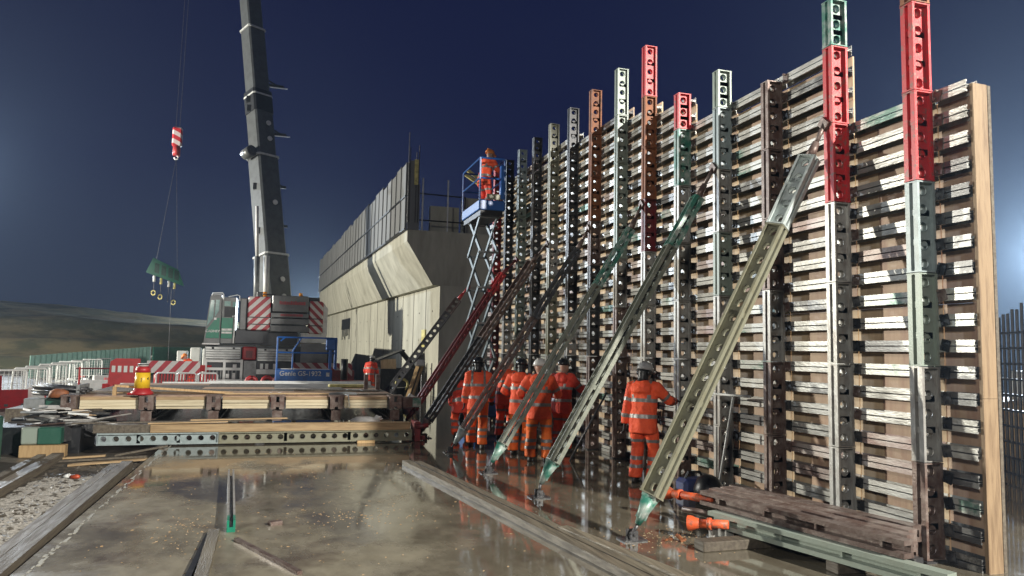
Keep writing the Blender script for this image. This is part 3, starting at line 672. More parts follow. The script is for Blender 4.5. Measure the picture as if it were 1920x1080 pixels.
# ya faces away or towards the camera: put details on the camera side
for h, l in ((15.75, .9), (13.0, .8), (10.1, .55), (8.0, .45)):
    b = MB(); p = boomf(h)+xa*.55; b.beam(p, p+Vector((l, .1, .02)), .12, .14); b.beam(p+Vector((0, 0, .3)), p+Vector((l*.6, .1, .06)), .07, .07); put('side_bracket', b, CRDARK, K)
b = MB()
for h, l in ((15.75, .9), (13.0, .8)): p = boomf(h)+xa*.55+Vector((0, -.05, -.10)); b.beam(p+Vector((.2, 0, 0)), p+Vector((l+.2, 0, .0)), .05, .045)
put('bracket_edge', b, WHITEP, K)
b = MB(); p = boomf(11.6)-xa*.75; b.tube([p-xa*.1-ya*.4, p-xa*.1+ya*.25], .28, 16); b.tube([p-xa*.1-ya*.45, p-xa*.1-ya*.4], .12, 12); b.beam(p+xa*.3, p-xa*.1, .15, .2)
put('cable_reel', b, CWGREY, K)
for h in (14.6, 14.1, 9.9, 7.6): b = MB(); p = boomf(h)-xa*.55; b.box(tuple(p-Vector((.12, .14, .16))), tuple(p+Vector((.08, .1, .16)))); put('sensor_box', b, CRDARK, K)
b = MB(); b.tube([(-1.18, 37, 3.6), (-1.24, 37, 6.15)], .13, 10); put('ram_barrel', b, MGREY, K)
b = MB(); b.tube([(-1.24, 37, 6.15), (-1.36, 37.2, 8.6)], .075, 10); put('ram_rod', b, WHITEP, K)
b = MB(); b.tube([(-.75, 36.9, 3.6), (-.80, 37, 6.2)], .14, 10); put('ram_barrel', b, LGREY, K)
# hook block with its load
H = thing('hook_block', 'red and white striped crane hook block high against the night sky', 'hook block', (-6.1, 45, 12.6))
b = MB(); b.bevbox((-6.36, 44.85, 13.05), (-5.84, 45.15, 14.2), .08); put('cheek_plate', b, CHEV_H, H)
b = MB(); b.tube([(-6.1, 45, 12.55), (-6.1, 45, 13.1)], .20, 10); put('swivel', b, RED, H)
b = MB(); b.tube([(-6.1, 45, 12.6), (-6.0, 45, 12.5), (-6.02, 45, 12.36), (-6.14, 45, 12.34), (-6.2, 45, 12.44)], .05, 6); put('hook', b, WHITEP, H)
b = MB()
for x in (-6.2, -6.0): b.tube([(x, 45, 14.1), (boomf(50.5).x+ (x+6.1), boomf(50.5).y, 50.3)], .014, 5)
put('hoist_rope', b, ROPE, H)
BLK = thing('lifting_beam', 'green lifting beam with dangling yellow hooks hanging under the hook block', 'lifting beam', (-6.3, 45, 5.3))
ca, sa = math.cos(R(-18)), math.sin(R(-18))
def lbp(u, v, w): return (-6.3+u*ca+v*.0, 45+v+u*.35, 5.9+u*sa+w)
b = MB()
for v in (-.22, .22):
    b.add([lbp(-.95, v-.03, -.38), lbp(-.62, v-.03, .55), lbp(.65, v-.03, .40), lbp(.98, v-.03, -.40), lbp(-.95, v+.03, -.38), lbp(-.62, v+.03, .55), lbp(.65, v+.03, .40), lbp(.98, v+.03, -.40)],
          [(0, 1, 2, 3), (7, 6, 5, 4), (0, 4, 5, 1), (1, 5, 6, 2), (2, 6, 7, 3), (3, 7, 4, 0)])
put('side_plate', b, GREENP, BLK)
b = MB()
for u in (-.4, -.05, .3, .62): b.add([lbp(u-.12, -.26, -.22), lbp(u+.12, -.26, -.22), lbp(u+.12, -.26, .26), lbp(u-.12, -.26, .26)], [(0, 1, 2, 3)]); b.beam(lbp(u-.12, -.28, .28), lbp(u+.12, -.28, .28), .05, .05)
put('recess', b, GREENB, BLK)
for i, (u, l) in enumerate(((-.55, .85), (-.2, .95), (.2, 1.2), (.5, 1.0))):
    b = MB(); p = Vector(lbp(u, 0, -.4)); b.tube([p, p+Vector((0, 0, -.34))], .07, 8); put('hook_shank', b, YELP if i % 2 else LGREY, BLK)
    b = MB(); b.tube([p+Vector((0, 0, -.3)), p+Vector((0, 0, -l))], .012, 5); put('chain', b, ROPE, BLK)
    if i != 2:
        b = MB(); q = p+Vector((0, 0, -l)); b.tube([q+Vector((.1*math.sin(t), 0, .13*math.cos(t)-.1)) for t in [x*PI/5 for x in range(11)]], .035, 6); put('hook', b, YELP, BLK)
b = MB()
for u in (-.5, .6): b.tube([lbp(u, 0, .5 if u < 0 else .38), (-6.08, 45, 12.42)], .013, 5)
put('sling', b, ROPE, BLK)
b = MB(); b.tube([(-5.95, 45, 5.0), (-5.9, 45, 1.0)], .012, 5); put('tag_line', b, ROPE, BLK)

# ------------------------------------------------------------------ scissor lifts
def rail_cage(mb, x0, x1, y0, y1, z0, zt, nmid, r=.025):
    for x, y in ((x0, y0), (x1, y0), (x1, y1), (x0, y1)): mb.tube([(x, y, z0), (x, y, zt)], r, 6)
    for z in (zt, z0+(zt-z0)*.52):
        for a, c in (((x0, y0), (x1, y0)), ((x1, y0), (x1, y1)), ((x1, y1), (x0, y1)), ((x0, y1), (x0, y0))): mb.tube([(a[0], a[1], z), (c[0], c[1], z)], r*.9, 6)
L1 = thing('scissor_lift', 'lowered blue scissor lift with white lettering parked before the crane', 'scissor lift', (1, 28.5, -.16))
b = MB(); b.bevbox((-.14, 28, .62), (1.86, 28.76, 1.09), .03); put('platform_skirt', b, BLUE, L1)
b = MB(); rail_cage(b, -.1, 1.98, 28.05, 28.72, 1.09, 2.24, 2, .03); b.tube([(.44, 28.05, 1.1), (.44, 28.05, 1.75), (.72, 28.05, 2.22)], .028, 6); b.tube([(0, 28.04, 2.1), (.16, 28.04, 2.24)], .03, 6); put('guard_rail', b, BLUE, L1)
b = MB(); b.bevbox((1.60, 27.97, 1.80), (1.95, 28.15, 2.22), .03); b.box((1.72, 28.0, 1.1), (1.82, 28.1, 1.8)); put('control_box', b, BLUE, L1)
b = MB(); b.bevbox((-.12, 28.02, .22), (1.8, 28.74, .60), .04); put('chassis', b, MGREY, L1)
b = MB(); b.box((.02, 28.1, .52), (1.7, 28.66, .63)); put('folded_arms', b, MGREY, L1)
for x in (.1, 1.55):
    for y in (28.0, 28.66):
        b = MB(); b.tube([(x, y, .06), (x, y+.1, .06)], .2, 14); put('wheel', b, BLACK, L1)
b = MB(); b.box((.05, 27.98, 1.09), (1.75, 28.0, 1.115)); put('edge_strip', b, WHITEP, L1)
text('lettering', 'Genie GS-1932', .235, (.74, 27.985, .93), (R(90), 0, 0), TEXTW, L1, bold=.003)
b = MB(); b.bevbox((1.64, 27.98, .84), (1.76, 28.0, .98), .004); put('decal', b, TEXTW, L1)

LX0, LX1, LY0, LY1, LZ = 4.72, 5.42, 18.2, 20.1, 5.52
L2 = thing('scissor_lift', 'raised blue scissor lift holding a worker beside the formwork top', 'scissor lift', (5.07, 19.15, 0))
b = MB(); b.bevbox((LX0, LY0, LZ), (LX1, LY1, LZ+.26), .02); put('platform_skirt', b, BLUE, L2)
b = MB(); b.box((LX0+.05, LY0+.05, LZ-.14), (LX1-.05, LY1-.05, LZ)); put('platform_underside', b, BLACK, L2)
b = MB(); rail_cage(b, LX0+.02, LX1-.02, LY0+.02, LY1-.02, LZ+.26, LZ+1.36, 2, .028); put('guard_rail', b, BLUE, L2)
b = MB(); b.bevbox((LX1-.14, LY0-.04, LZ+.3), (LX1-.04, LY0+.1, LZ+1.2), .02); put('gate_post', b, BLUE, L2)
b = MB(); b.box((LX0+.20, LY0-.015, LZ+.27), (LX0+.58, LY0, LZ+.42)); put('platform_sign', b, OLIVE, L2)
for side in (LX0+.1, LX1-.14):
    n = 5; z0, z1 = .75, LZ-.14
    for q in range(n):
        za, zb = z0+(z1-z0)*q/n, z0+(z1-z0)*(q+1)/n; ya_, yb_ = LY0+.25, LY1-.45
        for s_ in (0, 1):
            b = MB(); off = .045*s_
            a_, c_ = ((ya_, yb_) if s_ else (yb_, ya_))
            b.beam((side+off, a_, za), (side+off, c_, zb), .04, .10); put('scissor_arm', b, ARMB, L2)
for q in range(6):
    z = .75+(LZ-.89)*q/5
    for y in (LY0+.25, LY1-.45): b = MB(); b.tube([(LX0+.08, y, z), (LX1-.08, y, z)], .03, 8); put('cross_pin', b, MGREY, L2)
b = MB(); b.bevbox((LX0, LY0, .22), (LX1, LY1, .72), .04); put('chassis', b, BLUE, L2)
for x in (LX0-.02, LX1-.1):
    for y in (LY0+.25, LY1-.3):
        b = MB(); b.tube([(x, y, .2), (x+.12, y, .2)], .2, 14); put('wheel', b, BLACK, L2)

# ------------------------------------------------------------------ people
def remesh(mb, voxel, fold=0., seed=0, it=6, fs=9):
    me = mb.mesh('tmp'); o = bpy.data.objects.new('tmp', me)
    m = o.modifiers.new('r', 'REMESH'); m.mode = 'VOXEL'; m.voxel_size = voxel; m.use_smooth_shade = True
    if it: s = o.modifiers.new('s', 'SMOOTH'); s.iterations = it; s.factor = .5
    n = baked(o); bpy.data.meshes.remove(me)
    if fold:
        nrm = [v.normal.copy() for v in n.vertices]
        for v, nv in zip(n.vertices, nrm):
            p = v.co; q = mnoise.noise(Vector((p.x*fs+seed, p.y*fs, p.z*fs*.7)))+.6*abs(mnoise.noise(Vector((p.x*fs*2.2, p.y*fs*2.2+seed, p.z*fs*.9+p.x*6))))
            v.co = p+nv*q*fold
    n.polygons.foreach_set('use_smooth', [True]*len(n.polygons))
    return n
def ik(a, b, l1, l2, pole):
    a, b = Vector(a), Vector(b); d = b-a; L = min(d.length, (l1+l2)*.995); dn = d.normalized(); b = a+dn*L
    x = (l1*l1-l2*l2+L*L)/(2*L); h = math.sqrt(max(l1*l1-x*x, 0)); p = Vector(pole); p = (p-dn*p.dot(dn)).normalized()
    return a+dn*x+p*h, b
def segdist(p, a, b):
    d = b-a; t = max(0, min(1, (p-a).dot(d)/d.dot(d))); return (p-(a+d*t)).length, t
def person(label, loc, rz, hands, feet=((-.12, 0), (.12, 0)), lean=0., hipz=.93, jm=HIVIS, tm=HIVISB, hm=HELM_W, hood=True, turn=0., seed=1, sc=1., bands=True, nod=0., snood=True, group='workers in orange high visibility suits'):
    t = thing('person', label, 'person', loc, R(rz), group); t.scale = (sc, sc, sc)
    dz = hipz-.93; sh = 1.41+dz
    Lh = []
    for s_, h in zip((-1, 1), hands):
        a = Vector((s_*.185, 0, sh)); e_, w = ik(a, (h[0], h[1], h[2]+dz), .30, .27, (s_*.5, -.9, -.5)); Lh.append((a, e_, w))
    Lg = []
    for s_, f in zip((-1, 1), feet):
        a = Vector((s_*.095, 0, hipz)); k_, an = ik(a, (f[0], f[1], .09), .44, .42, (s_*.15, 1, 0)); Lg.append((a, k_, an))
    def leanf(p):
        w = min(max((p[2]-(hipz-.06))/.24, 0), 1); w = w*w*(3-2*w); th = -lean*w
        y, z = p[1], p[2]-hipz
        return Vector((p[0], y*math.cos(th)-z*math.sin(th), hipz+y*math.sin(th)+z*math.cos(th)))
    def fin(me):
        for v in me.vertices: v.co = leanf(v.co)
        me.update(); return me
    # body: one continuous figure with head, neck, hands with fingers
    b = MB()
    b.loft([((0, 0, hipz-.12), .14, .10), ((0, 0, hipz), .16, .115), ((0, 0, hipz+.2), .135, .095), ((0, .01, hipz+.38), .165, .105), ((0, 0, hipz+.49), .12, .08), ((0, .0, hipz+.53), .055, .055)], n=16)
    hc = Vector((0, .025, 1.615+dz))
    b.tube([(0, 0, hipz+.46), (0, .012, hipz+.60)], [.06, .054], 12)
    q = [(-.125, .2), (-.10, .62), (-.05, .92), (0, 1.), (.05, .98), (.09, .78), (.115, .45), (.125, .15)]
    b.loft([((hc.x, hc.y+(.012 if z_ < -.04 else 0), hc.z+z_), .078*k_+.004, .097*k_+.004) for z_, k_ in q], n=16)
    b.tube([hc+Vector((0, .085, .02)), hc+Vector((0, .118, -.02)), hc+Vector((0, .09, -.035))], [.012, .017, .014], 8)
    b.box(tuple(hc+Vector((-.025, .08, -.072))), tuple(hc+Vector((.025, .1, -.058))))
    for s_ in (-1, 1): b.tube([hc+Vector((s_*.07, -.005, -.03)), hc+Vector((s_*.09, -.015, .03))], [.016, .02], 8)
    for (a, e_, w) in Lh:
        b.tube([a, e_, w], [.052, .042, .03], 10)
        d = (w-e_).normalized(); sd = d.cross(Vector((0, 0, 1))) if abs(d.z) < .95 else Vector((0, 1, 0)); sd.normalize(); nn = sd.cross(d)
        b.beam(w-d*.02, w+d*.10, .085, .032, upv=tuple(nn))
        for i, l in enumerate((.072, .082, .076, .058)):
            r0 = w+d*.085+sd*(.032-.0215*i); m_ = r0+d*l*.55+nn*.012; b.tube([r0-d*.02, r0, m_, m_+d*l*.32+nn*.03], [.011, .0115, .0105, .009], 8)
        r0 = w+d*.03+sd*.035; b.tube([r0, r0+d*.035+sd*.03, r0+d*.075+sd*.035+nn*.01], [.014, .013, .010], 8)
    for (a, k_, an) in Lg: b.tube([a, k_, an, an-Vector((0, 0, .04))], [.082, .055, .042, .04], 10); b.loft([((an.x, an.y+.05, .02), .04, .11), ((an.x, an.y+.03, .07), .036, .08)], n=12)
    me = remesh(b, .0105, 0, it=2)
    me.materials.append(SKIN); me.materials.append(GLOVE)
    for p in me.polygons:
        c = p.center
        if any((c-w).dot((w-e_).normalized()) > -.03 and (c-w).length < .26 for a, e_, w in Lh): p.material_index = 1
    fin(me); bo = bpy.data.objects.new('body', me); COL.objects.link(bo); bo.parent = t
    # trousers
    b = MB()
    b.loft([((0, 0, hipz-.16), .15, .115), ((0, 0, hipz-.05), .175, .13), ((0, 0, hipz+.12), .165, .12)], n=16)
    for (a, k_, an) in Lg: b.tube([a+Vector((0, 0, .02)), (a+k_)/2, k_, (k_+an)/2, an+Vector((0, 0, .03)), an-Vector((0, 0, .015))], [.112, .108, .092, .092, .098, .10], 12)
    tr = remesh(b, .014, .012, seed)
    # jacket
    b = MB()
    b.loft([((0, 0, hipz-.20), .215, .16), ((0, 0, hipz-.05), .21, .155), ((0, 0, hipz+.15), .195, .145), ((0, .005, hipz+.34), .215, .15), ((0, 0, hipz+.46), .19, .125), ((0, 0, hipz+.535), .10, .09), ((0, 0.0, hipz+.575), .082, .08)], n=20)
    for (a, e_, w) in Lh:
        d = (w-e_).normalized()
        b.tube([a+Vector((-a.x*.35, 0, .01)), a, (a+e_)/2, e_, (e_+w)/2, w-d*.01], [.09, .097, .084, .075, .067, .06], 12)
    if hood:
        b.loft([((0, -.095, hipz+.36), .10, .035), ((0, -.12, hipz+.40), .15, .065), ((0, -.115, hipz+.47), .165, .075), ((0, -.07, hipz+.545), .125, .07), ((0, -.04, hipz+.575), .09, .055)], n=16)
    jk = remesh(b, .0135, .013, seed+5)
    def bandmesh(src, pred, off=.005):
        bm = bmesh.new(); bm.from_mesh(src); bm.normal_update()
        bmesh.ops.delete(bm, geom=[f for f in bm.faces if not pred(f.calc_center_median())], context='FACES')
        if not bm.faces: bm.free(); return None
        nrm = [v.normal.copy() for v in bm.verts]
        for v, nv in zip(bm.verts, nrm): v.co += nv*off
        n = bpy.data.meshes.new('reflective_band'); bm.to_mesh(n); bm.free()
        n.polygons.foreach_set('use_smooth', [True]*len(n.polygons)); n.materials.append(BAND); return n
    def jp(p):
        best = None
        for (a, e_, w) in Lh:
            for (u, v_, l0) in ((a, e_, 0), (e_, w, 1)):
                d, tt = segdist(p, u, v_)
                if best is None or d < best[0]: best = (d, tt, l0)
        arm = best[0] < .10 and abs(p.x) > .15
        if arm: return (best[2] == 0 and .60 < best[1] < .77) or (best[2] == 1 and .42 < best[1] < .60)
        if hood and p.y < -.09 and p.z > hipz+.36: return False
        return (hipz+.02 < p.z < hipz+.075) or (hipz+.255 < p.z < hipz+.31) or (p.z > hipz+.28 and .10 < abs(p.x) < .145)
    parts = [('trousers', tr, tm), ('jacket', jk, jm)]
    if bands:
        n = bandmesh(jk, jp); parts.append(('reflective_band', n, None))
        for sgn in (-1, 1):
            n = bandmesh(tr, lambda p: p.x*sgn > 0 and (min(abs(p.z-.24), abs(p.z-.36)) < .026 or abs(p.z-.62) < .022)); parts.append(('reflective_band', n, None))
    for nm, me, m in parts:
        if me is None: continue
        if m: me.materials.append(m)
        fin(me); o = bpy.data.objects.new(nm, me); COL.objects.link(o); o.parent = t
    for (a, k_, an) in Lg:
        b = MB(); b.loft([((an.x, an.y+.06, 0.0), .052, .148), ((an.x, an.y+.06, .03), .052, .148), ((an.x, an.y+.045, .07), .05, .12), ((an.x, an.y, .11), .05, .06), ((an.x, an.y-.005, .18), .055, .058)], n=14)
        put('boot', b, BOOT, t, world=False)
    # helmet with brim, ear defenders, dark snood; turned and tilted with the head
    b = MB(); b.loft([((0, 0, .015), .112, .138), ((0, 0, .05), .113, .137), ((0, 0, .09), .102, .122), ((0, 0, .122), .076, .09), ((0, 0, .14), .04, .05), ((0, 0, .145), .008, .01)], n=18)
    b.loft([((0, .06, .010), .098, .145), ((0, .06, .022), .098, .145)], n=18); b.box((-.012, -.10, .10), (.012, .10, .15))
    s_ = MB(); s_.loft([((0, -.02, -.17), .088, .09), ((0, -.015, -.10), .074, .08), ((0, -.012, -.03), .084, .094), ((0, -.01, .02), .092, .108)], n=16)
    for q in (-1, 1): s_.tube([(q*.085, -.01, -.02), (q*.125, -.01, -.02)], [.042, .036], 10)
    for nm, mb, m in ((('helmet', b, hm), ('snood', s_, BLACK)) if snood else (('helmet', b, hm),)):
        me = mb.mesh(nm); rot = Matrix.Rotation(turn, 4, 'Z') @ Matrix.Rotation(-nod, 4, 'X')
        for v in me.vertices: v.co = leanf(hc+Vector((0, -.02, .02))+(rot @ v.co))
        me.materials.append(m); o = bpy.data.objects.new(nm, me); COL.objects.link(o); o.parent = t
    return t
person('worker with upright white helmet and bright orange trousers, frontmost of the middle group', (4.36, 12.3, 0), -22, ((-.30, .22, 1.12), (.28, .30, 1.15)), ((-.15, .02), (.14, -.04)), R(4), jm=HIVIS, tm=HIVISB, hm=HELM_W, turn=-.5, seed=3, snood=False)
person('worker in a black helmet with bent left arm, left of the white helmet', (4.30, 13.2, 0), -35, ((-.27, .24, 1.08), (.18, .42, 1.2)), lean=R(5), jm=HIVIS, tm=HIVISB, hm=HELM_B, turn=.3, seed=11)
person('worker in dull red jacket half hidden behind the second raking prop', (5.2, 13.4, 0), -55, ((-.28, .16, .95), (.24, .42, 1.25)), lean=R(5), jm=HIVISR, tm=HIVIS, hm=HELM_B, seed=17, snood=False)
person('worker standing alone in hooded orange jacket and grey helmet at the formwork', (5.18, 10.0, 0), -50, ((-.28, -.02, .84), (.30, .46, 1.22)), ((-.13, .02), (.12, .10)), R(4), jm=HIVIS, tm=HIVIS, hm=HELM_G, turn=-.35, nod=.15, seed=23)
person('worker in striped orange jacket and dark helmet behind the fourth prop', (3.78, 14.3, 0), -15, ((-.27, .06, .84), (.27, .16, .9)), ((-.12, .16), (.10, -.22)), R(5), jm=HIVIS, tm=HIVISB, hm=HELM_B, hood=False, turn=-.4, seed=31)
person('worker in white helmet bending towards the wall, mostly behind two others', (4.72, 15.6, 0), -40, ((-.22, .42, 1.0), (.2, .45, 1.05)), lean=R(16), jm=HIVIS, tm=HIVIS, hm=HELM_W, seed=37, snood=False)
person('worker stooping low with a black tool behind the man in the striped jacket', (3.80, 15.7, 0), -10, ((-.22, .40, .80), (.2, .42, .82)), lean=R(45), hipz=.76, jm=HIVISR, tm=HIVIS, hm=HELM_O, seed=41)
person('worker in the raised lift basket wearing an orange helmet', (5.0, 18.8, LZ+.03), -65, ((-.18, .40, 1.18), (.22, .42, 1.22)), lean=R(14), jm=HIVIS, tm=HIVISR, hm=HELM_O, turn=-.2, seed=47, snood=False)
person('worker in grey helmet beside the dark open box at the concrete wall', (3.62, 31.6, -.16), -40, ((-.25, .22, .95), (.22, .36, .95)), lean=R(14), jm=HIVISR, tm=HIVIS, hm=HELM_G, seed=53)
person('worker leaning over the striped board at the left of the crane', (-3.55, 34.7, -.16), 75, ((-.2, .52, 1.0), (.2, .5, 1.0)), lean=R(32), jm=HIVIS, tm=HIVIS, hm=HELM_O, seed=59, snood=False)

# ------------------------------------------------------------------ panel laid flat on beams, left of centre
PF = thing('laid_panel', 'formwork panel lying flat on rusty beam ends with timber edges', 'formwork panel', (-.6, 17, 0))
SX = [-3.99, -2.58, -1.29, 0.0, 1.24, 2.54]
for x in SX:
    me = soldier_mb(5.3, D=.22, Wd=.2, pitch=.3).mesh('bearer_beam')
    o = put('bearer_beam', me, [BROWN], PF, world=False); o.matrix_local = Matrix.Translation((x+.6, -.05, .30)) @ Matrix(((0, 1, 0), (0, 0, 1), (1, 0, 0))).to_4x4()
    b = MB()
    for s_ in (-1, 1): b.box((x+s_*.085-.05, 16.86, .55), (x+s_*.085+.05, 17.1, .83))
    b.box((x-.16, 16.9, .82), (x+.16, 17.2, .85)); b.box((x-.14, 16.88, .60), (x+.14, 16.9, .70)); put('clamp_block', b, BROWN, PF)
ends = [-4.0, -2.58, -1.29, 0.0, 1.24, 2.54]
for i in range(5):
    for k in range(4):
        b = MB(); z = .56+.062*k; b.box((SX[i]+.17, 17.0+random.uniform(-.03, .03), z), (SX[i+1]-.17, 17.12, z+.058)); put('edge_board', b, EDGEB if k < 3 else PINEX, PF)
for j in range(6):
    y0 = 17.13+j*.9
    for i in range(3):
        x0, x1 = -4.0+i*2.2, -4.0+(i+1)*2.2-.01
        b = MB(); b.box((x0, y0, .80), (min(x1, 2.7), y0+.89, .822)); put('deck_sheet', b, random.choice([PLY, OLDW, OLDW, PLY]), PF)
b = MB(); b.bevbox((2.66, 17.0, .56), (3.12, 17.25, .80), .01); put('green_end', b, [BROWN], PF)
b = MB(); b.bevbox((2.95, 16.98, .58), (3.14, 17.0, .78), .005); put('end_patch', b, TEAL, PF)
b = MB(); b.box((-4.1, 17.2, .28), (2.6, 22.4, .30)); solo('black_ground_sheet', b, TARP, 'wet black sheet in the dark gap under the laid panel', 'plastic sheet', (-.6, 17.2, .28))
# lower holed beam with a timber lying on top
BM = thing('holed_beam', 'long pale steel beam with a row of round holes lying on low blocks', 'steel beam', (-3.13, 15.4, .03))
for x0, L_, m in ((-3.13, 2.08, BLUEGREY), (-1.05, 3.72, OLIVE)):
    me = soldier_mb(L_-.004, D=.22, pitch=.205, r=.055).mesh('beam_segment')
    o = put('beam_segment', me, [m], BM, world=False)
    o.matrix_local = Matrix.Translation((x0+3.13, 0, .0)) @ Matrix(((0, 0, 1), (0, 1, 0), (1, 0, 0))).to_4x4()
for x in (-2.05, -.30):
    b = MB(); b.box((x-.09, 15.32, 0), (x+.09, 15.5, .008)); b.box((x-.07, 15.34, .008), (x+.07, 15.48, .027)); solo('steel_chair', b, DARK, 'small steel packing under the pale blue end of the holed beam' if x < -1 else 'small steel packing under the middle of the holed beam', 'packer', (x, 15.4, 0))
b = MB(); b.bevbox((1.55, 15.2, .0), (1.9, 15.3, .055), .004); solo('timber_block', b, PINE, 'short clean timber block on wet concrete before the holed beam', 'timber block', (1.7, 15.25, 0))
b = MB(); b.bevbox((-3.2, 15.32, .252), (-2.25, 15.52, .40), .006); solo('timber_beam', b, OLDW, 'dark brown stained end of timber on the pale blue beam', 'timber', (-2.7, 15.4, .26))
b = MB(); b.bevbox((-2.245, 15.30, .252), (2.62, 15.52, .40), .006); solo('timber_beam', b, PINEX, 'long clean yellow timber lying on top of the holed beam', 'timber', (.2, 15.4, .26))
for q, (x0, x1, y, z, m, lab) in enumerate(((-3.6, -.2, 15.60, .402, OLDW, 'thin dark plank lying behind the yellow timber'), (-2.3, -.9, 15.42, .402, PINEX, 'thin pale lath on the left of the yellow timber'), (-1.6, .2, 15.75, .43, PINEX, 'short pale lath in the gap below the panel edge'))):
    b = MB(); b.beam((x0, y, z+.012), (x1, y+.06, z+.03), .12, .018); solo('plank', b, m, lab, 'plank', (x0, y, z), 'planks on the laid beams')
for x, lab in ((2.75, 'red painted steel end of the beam row by the wet floor'),):
    b = MB(); b.bevbox((x-.02, 15.36, 0), (x+.10, 15.9, .40), .01); b.box((x-.1, 15.5, .02), (x+.22, 15.6, .10)); b.tube([(x, 15.35, .3), (x+.25, 15.3, .34)], .05, 8); solo('beam_end', b, DRED, lab, 'beam end', (x, 15.6, 0))
b = MB()
for q in range(9): b.beam((1.55+q*.06, 16.4+random.random()*.1, .30), (2.1+random.random()*.1, 16.45+random.random()*.2, .33+q*.012), .14, .014, roll=random.uniform(-.5, .5))
b.loft([((1.85, 16.5, .29), .34, .2), ((1.82, 16.5, .36), .3, .17), ((1.8, 16.5, .41), .16, .1)], n=12)
solo('crumpled_sheet', b, PAPER, 'crumpled white sheeting pushed under the laid panel near its right end', 'sheeting', (1.85, 16.5, .29))
# things lying on the deck
for q, (a, c, w, h, m, lab) in enumerate((
 ((-3.25, 17.25, 1.02), (-.95, 17.5, .86), .05, .045, PINE, 'pale batten sloping from an upright peg behind the red and yellow drum'),
 ((-3.3, 17.6, .86), (-.9, 17.7, .845), .10, .03, PINEX, 'wider board lying flat left on the deck behind the drum'),
 ((-3.9, 17.9, .85), (-1.6, 18.1, .86), .12, .03, OLDW, 'dark board at the left back of the deck'),
 ((-1.1, 17.3, .86), (1.1, 17.38, .86), .16, .03, PINEX, 'long thin board along the middle front of the deck'),
 ((-1.0, 17.65, .85), (1.4, 17.8, .85), .2, .022, PLY, 'warped brown sheet strip behind the middle deck board'),
 ((.9, 17.4, .84), (2.5, 17.5, .84), .18, .025, OLDW, 'grey board at the right front of the deck'),
 ((.4, 19.2, .84), (2.4, 19.0, .84), .5, .03, OLDW, 'broad wet board at the right back of the deck'))):
    b = MB(); b.beam(a, c, w, h); solo('board', b, m, lab, 'board', a, 'boards on the laid panel')
b = MB(); b.box((-3.28, 17.22, .822), (-3.21, 17.28, 1.0)); solo('peg', b, PINE, 'short upright timber peg at the deck left of the drum', 'peg', (-3.25, 17.25, .82))
b = MB(); b.bevbox((1.3, 20.6, .83), (2.3, 21.1, .90), .02); solo('yellow_batten', b, YELP, 'yellow foam batten lying flat at the back of the deck', 'batten', (1.8, 20.9, .83))
b = MB()
for q in range(7): b.tube([(1.0+q*.03, 17.35, .85), (1.35+q*.02, 17.3+q*.02, .875), (1.7, 17.2+q*.03, .86)], .028, 6)
b.tube([(1.42, 17.2, .86), (1.5, 16.95, .84), (1.52, 16.9, .6), (1.45, 16.9, .54), (1.38, 16.92, .62)], .012, 6)
solo('grey_hose', b, MGREY, 'bundled grey hose on the deck with a loop hanging over the edge', 'hose', (1.4, 17.2, .84))
b = MB(); b.add([(-.2, 19.5, .826), (1.5, 19.2, .826), (1.9, 22.6, .826), (.1, 23.4, .826)], [(0, 1, 2, 3)]); b.add([(-.2, 19.5, .840), (1.5, 19.2, .840), (1.9, 22.6, .840), (.1, 23.4, .840)], [(0, 1, 2, 3)])
b = MB(); b.box((-.1, 19.9, .826), (1.6, 22.3, .840)); solo('wet_steel_sheet', b, GALV, 'shiny wet steel sheet lying on the deck', 'steel sheet', (.8, 21, .826))
for q, (x, l) in enumerate(((2.12, 'left of two short posts at the back right of the deck'), (2.42, 'right of two short posts at the back right of the deck'))):
    b = MB(); b.box((x, 19.6, .82), (x+.10, 19.7, 1.22)); solo('short_post', b, BROWN, l, 'post', (x, 19.65, .82), 'short posts on the deck')
# drum-shaped marker
D_ = thing('marker_drum', 'red and yellow drum shaped marker standing on the laid panel', 'marker drum', (-2.70, 17.05, .85))
b = MB(); b.loft([((0, 0, 0), .22, .22), ((0, 0, .05), .22, .22), ((0, 0, .10), .165, .165), ((0, 0, .14), .150, .150)], n=24); b.bevbox((-.26, -.17, 0), (.2, .17, .045), .02); put('base', b, REDLENS, D_, world=False)
b = MB(); b.loft([((0, 0, .138), .150, .150), ((0, 0, .46), .142, .142)], n=24); put('yellow_sleeve', b, YELL, D_, world=False)
b = MB(); b.loft([((0, 0, .458), .147, .147), ((0, 0, .535), .143, .143), ((0, 0, .57), .115, .115), ((0, 0, .58), .09, .09)], n=24); put('shoulder', b, REDLENS, D_, world=False)
b = MB(); b.loft([((0, 0, .578), .07, .07), ((0, 0, .60), .10, .10), ((0, 0, .64), .10, .10), ((0, 0, .65), .05, .05)], n=20); put('cap', b, WPLAST, D_, world=False)
b = MB(); b.tube([(.10*math.cos(t), .10*math.sin(t), .622) for t in [PI*2*i/12 for i in range(13)]], .012, 6); put('rim', b, BLACK, D_, world=False)
b = MB()
for (ang, zz) in ((-35, .34),):
    t0 = R(ang-9); t1 = R(ang+9)
    def cy(a, z): return (.1505*math.cos(a), .1505*math.sin(a), z)
    b.add([cy(R(-48), .335), cy(R(-34), .30), cy(R(-34), .37)], [(0, 1, 2)]); b.add([cy(R(-92), .26), cy(R(-88), .26), cy(R(-88), .35), cy(R(-92), .35)], [(0, 1, 2, 3)])
put('pictogram', b, TEXTB, D_, world=False)
